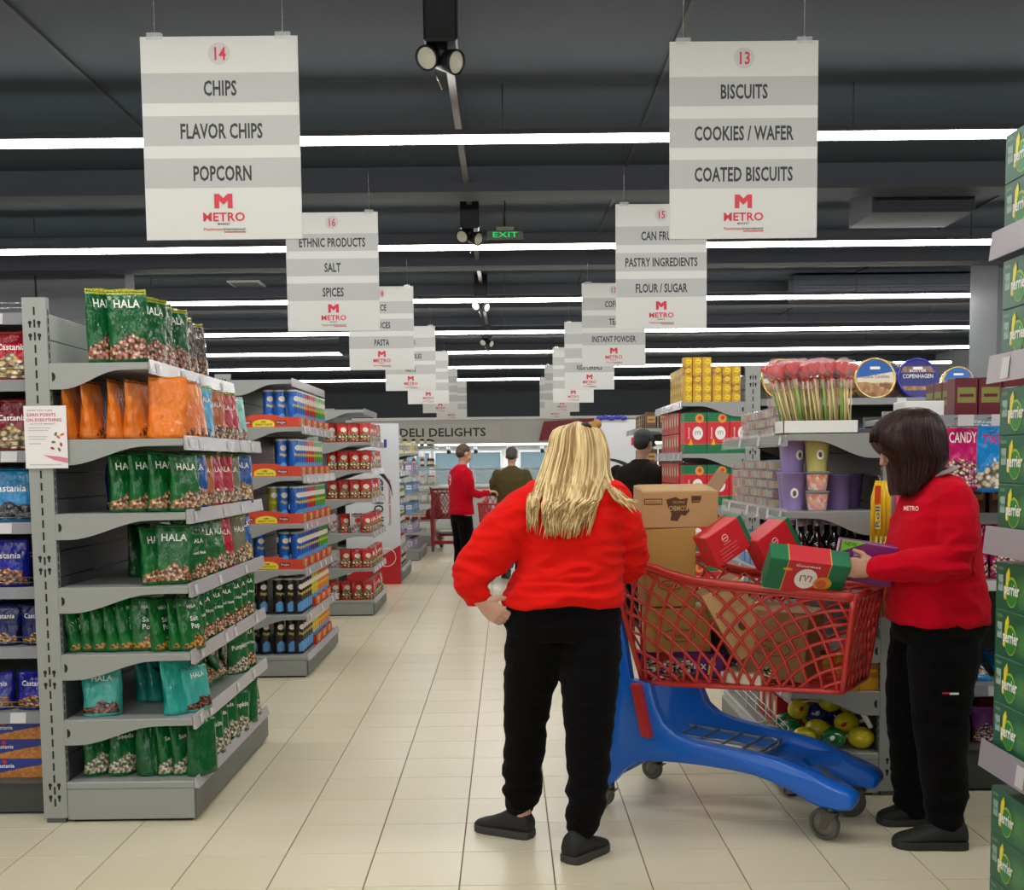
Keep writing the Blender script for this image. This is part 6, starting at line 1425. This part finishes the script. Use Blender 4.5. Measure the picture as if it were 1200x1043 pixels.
# hanging yellow liquorice bundles on the post of R1
def hang_bundle(x, y, lab, c1, c2, c3, w=.055):
    t = thing('candy_stick_bundle', lab, 'sweets', (x, y, .80), 0, 'hanging stick sweets')
    M1, M2, M3 = mat('st_'+str(c1), c1, .3), mat('st_'+str(c2), c2, .3), mat('st_'+str(c3), c3, .3)
    b = B()
    for k in range(5):
        xx = (-.5+k/4)*w*1.5; b.tube([(xx, 0, 0), (xx*.95, -.008, .17)], .009, 6, 0)
    b.build('lower_sticks', M3, t)
    b = B()
    for k in range(5): xx = (-.5+k/4)*w*1.5; b.tube([(xx*.95, -.008, .17), (xx*.85, -.01, .34)], .009, 6, 0)
    b.build('middle_sticks', M2, t)
    b = B()
    for k in range(4): xx = (-.5+k/3)*w*1.2; b.tube([(xx, -.008, .32), (xx*.9, -.01, .5), (xx*.5, -.006, .57)], [.012, .013, .007], 7, 0)
    b.build('upper_wrapper', M1, t)
    B().box(-.028, -.004, -.0245, -.0225, .37, .47).build('label', mat('bundle_label', (220, 200, 60), .4), t)
    text('Roll', mat('bundle_ink', (44, 60, 150), .4), t, (-.010, -.0252, .42), .018, rot=(PI/2, -PI/2, 0), w=.085)
    B().box(-.03, -.006, -.024, -.0222, .475, .55).build('label', mat('bundle_red', (206, 70, 30), .4), t)
    B().tube([(0, 0, .57), (0, .02, .59), (0, .05, .585)], .003, 6).build('hook', CHROME, t); return t
hang_bundle(1.555, 4.60, 'long bundle of yellow and brown stick sweets hanging beside the dark-haired woman', (236, 190, 40), (170, 170, 60), (170, 96, 30))
t = hang_bundle(1.665, 4.63, 'long pink stick sweet bundle hanging behind the dark-haired woman', (236, 80, 140), (220, 90, 130), (200, 70, 110))
# ---- R1 row, right part
RR = 'in the row behind the dark-haired woman'
for q in range(9): put('pk_maroon', (1.99+q*.104, 4.80, 1.6405), R(j(2)), 'standing on top of the low right row', 'the left')
for q in range(4): put('pk_maroon', (1.99, 4.92+q*.1, 1.6405), R(-90), 'end-on, on top of the low right row', 'the near end')
t = carton('white display box on top of the low row beside the dark hair', (1.79, 4.82, 1.6405), (0, 0, 0), .17, .14, .065, WHITE, 'display_box', group=None)
for i, (k, x) in enumerate((('pink_candy', 1.915), ('blue_candy', 2.055), ('pink_candy', 2.23), ('blue_candy', 2.40))):
    put(k, (x, 4.66, 1.325-.01*(k == 'blue_candy')), R(j(6)), ['hanging right behind the dark-haired woman', 'hanging beside the water cases', 'hanging behind the water cases', 'hanging farthest right'][i])
    t = thing('peg_hook', 'thin metal peg hook with tag, '+ORD[i]+' from the left in the right row', 'hook', (x, 4.74, 1.628)); B().tube([(0, 0, 0), (0, -.11, 0), (0, -.118, .01)], .003, 6).build('wire', CHROME, t)
    B().box(-.033, .033, -.121, -.119, -.035, .012).build('price_tag', TAGM, t)
for q in range(8): put('pk_brown', (1.80+q*.12, 4.82, 1.2205), R(j(4)), 'on the second level '+RR, 'the left')
for q in range(6): put('pink_candy', (1.86+q*.17, 4.83, .9305), R(j(6)), 'on the third level '+RR, 'the left', s=.95)
for q in range(5): put('blue_candy', (1.88+q*.19, 4.84, .4705), R(j(6)), 'lying on the fourth level '+RR, 'the left', tilt=(-66, 0), s=.9)
for q in range(7): put('pk_red', (1.80+q*.13, 4.98, .2005), R(j(4)), 'at the back of the deck '+RR, 'the left')
for q in range(6): put('violetfish', (1.82+q*.15, 4.83, .2005), R(j(8)), 'on the deck '+RR, 'the left')
# ---- R0: cases of water
for lv, z, n in (('top', 2.055, 2), ('second', 1.725, 2), ('third', 1.262, 3), ('fourth', .665, 4), ('bottom', .17, 3)):
    for r_ in range(n):
        for q in range(5): put('case', (1.337, 2.88-q*.256, z+.0005+r_*.1285), R(-90), f"on the {lv} shelf at the right edge, {ORD[r_]} layer", 'the far end')
# ---- paper sign taped on the left upright
t = thing('paper_notice', 'white paper notice about earning points taped to the left upright', 'sign', (-1.845, 4.462, 1.585))
B().box(-.085, .085, -.0012, .0, -.125, .125).build('sheet', mat('paper', (226, 222, 222), .6), t)
PK = mat('notice_pink', (204, 80, 110), .6); GI = mat('notice_grey', (120, 120, 124), .6)
text('HOW YOU CAN', GI, t, (-.02, -.002, .103), .008, w=.1); text('EARN POINTS', PK, t, (-.015, -.002, .083), .013, w=.115, bold=.03); text('ON EVERYTHING', PK, t, (-.005, -.002, .062), .013, w=.14, bold=.03); text('IN YOUR MARKET', GI, t, (-.01, -.002, .05), .006, w=.1)
b = B()
for z, wd in ((.035, .09), (.025, .08), (.0, .075), (-.01, .07), (-.028, .05), (-.112, .13)): b.box(-.07, -.07+wd, -.002, -.0014, z, z+.004)
b.build('print', mat('notice_line', (186, 184, 188), .6), t)
b = B(); b.add([(-.015, -.002, -.07), (.03, -.002, -.092), (.085, -.002, -.105), (.085, -.002, -.085), (.05, -.002, -.078), (.02, -.002, -.075)], [(0, 1, 2, 3, 4, 5)]); b.build('picture', mat('notice_hand', (206, 120, 140), .6), t)
for i, (x, z) in enumerate([(.03, -.02), (.05, .0), (.06, -.03), (.04, .012), (.066, .01), (.025, -.045), (.052, -.05)]):
    b = B(Matrix.Translation((x, -.0024, z)) @ Matrix.Rotation(R(40*i), 4, 'Y')); b.disc((0, 0, 0), .009, .005, 10); b.build('picture', mat('coin_%d' % (i % 3), [(90, 110, 70), (206, 110, 60), (150, 60, 70)][i % 3], .6), t)
finish_labels()
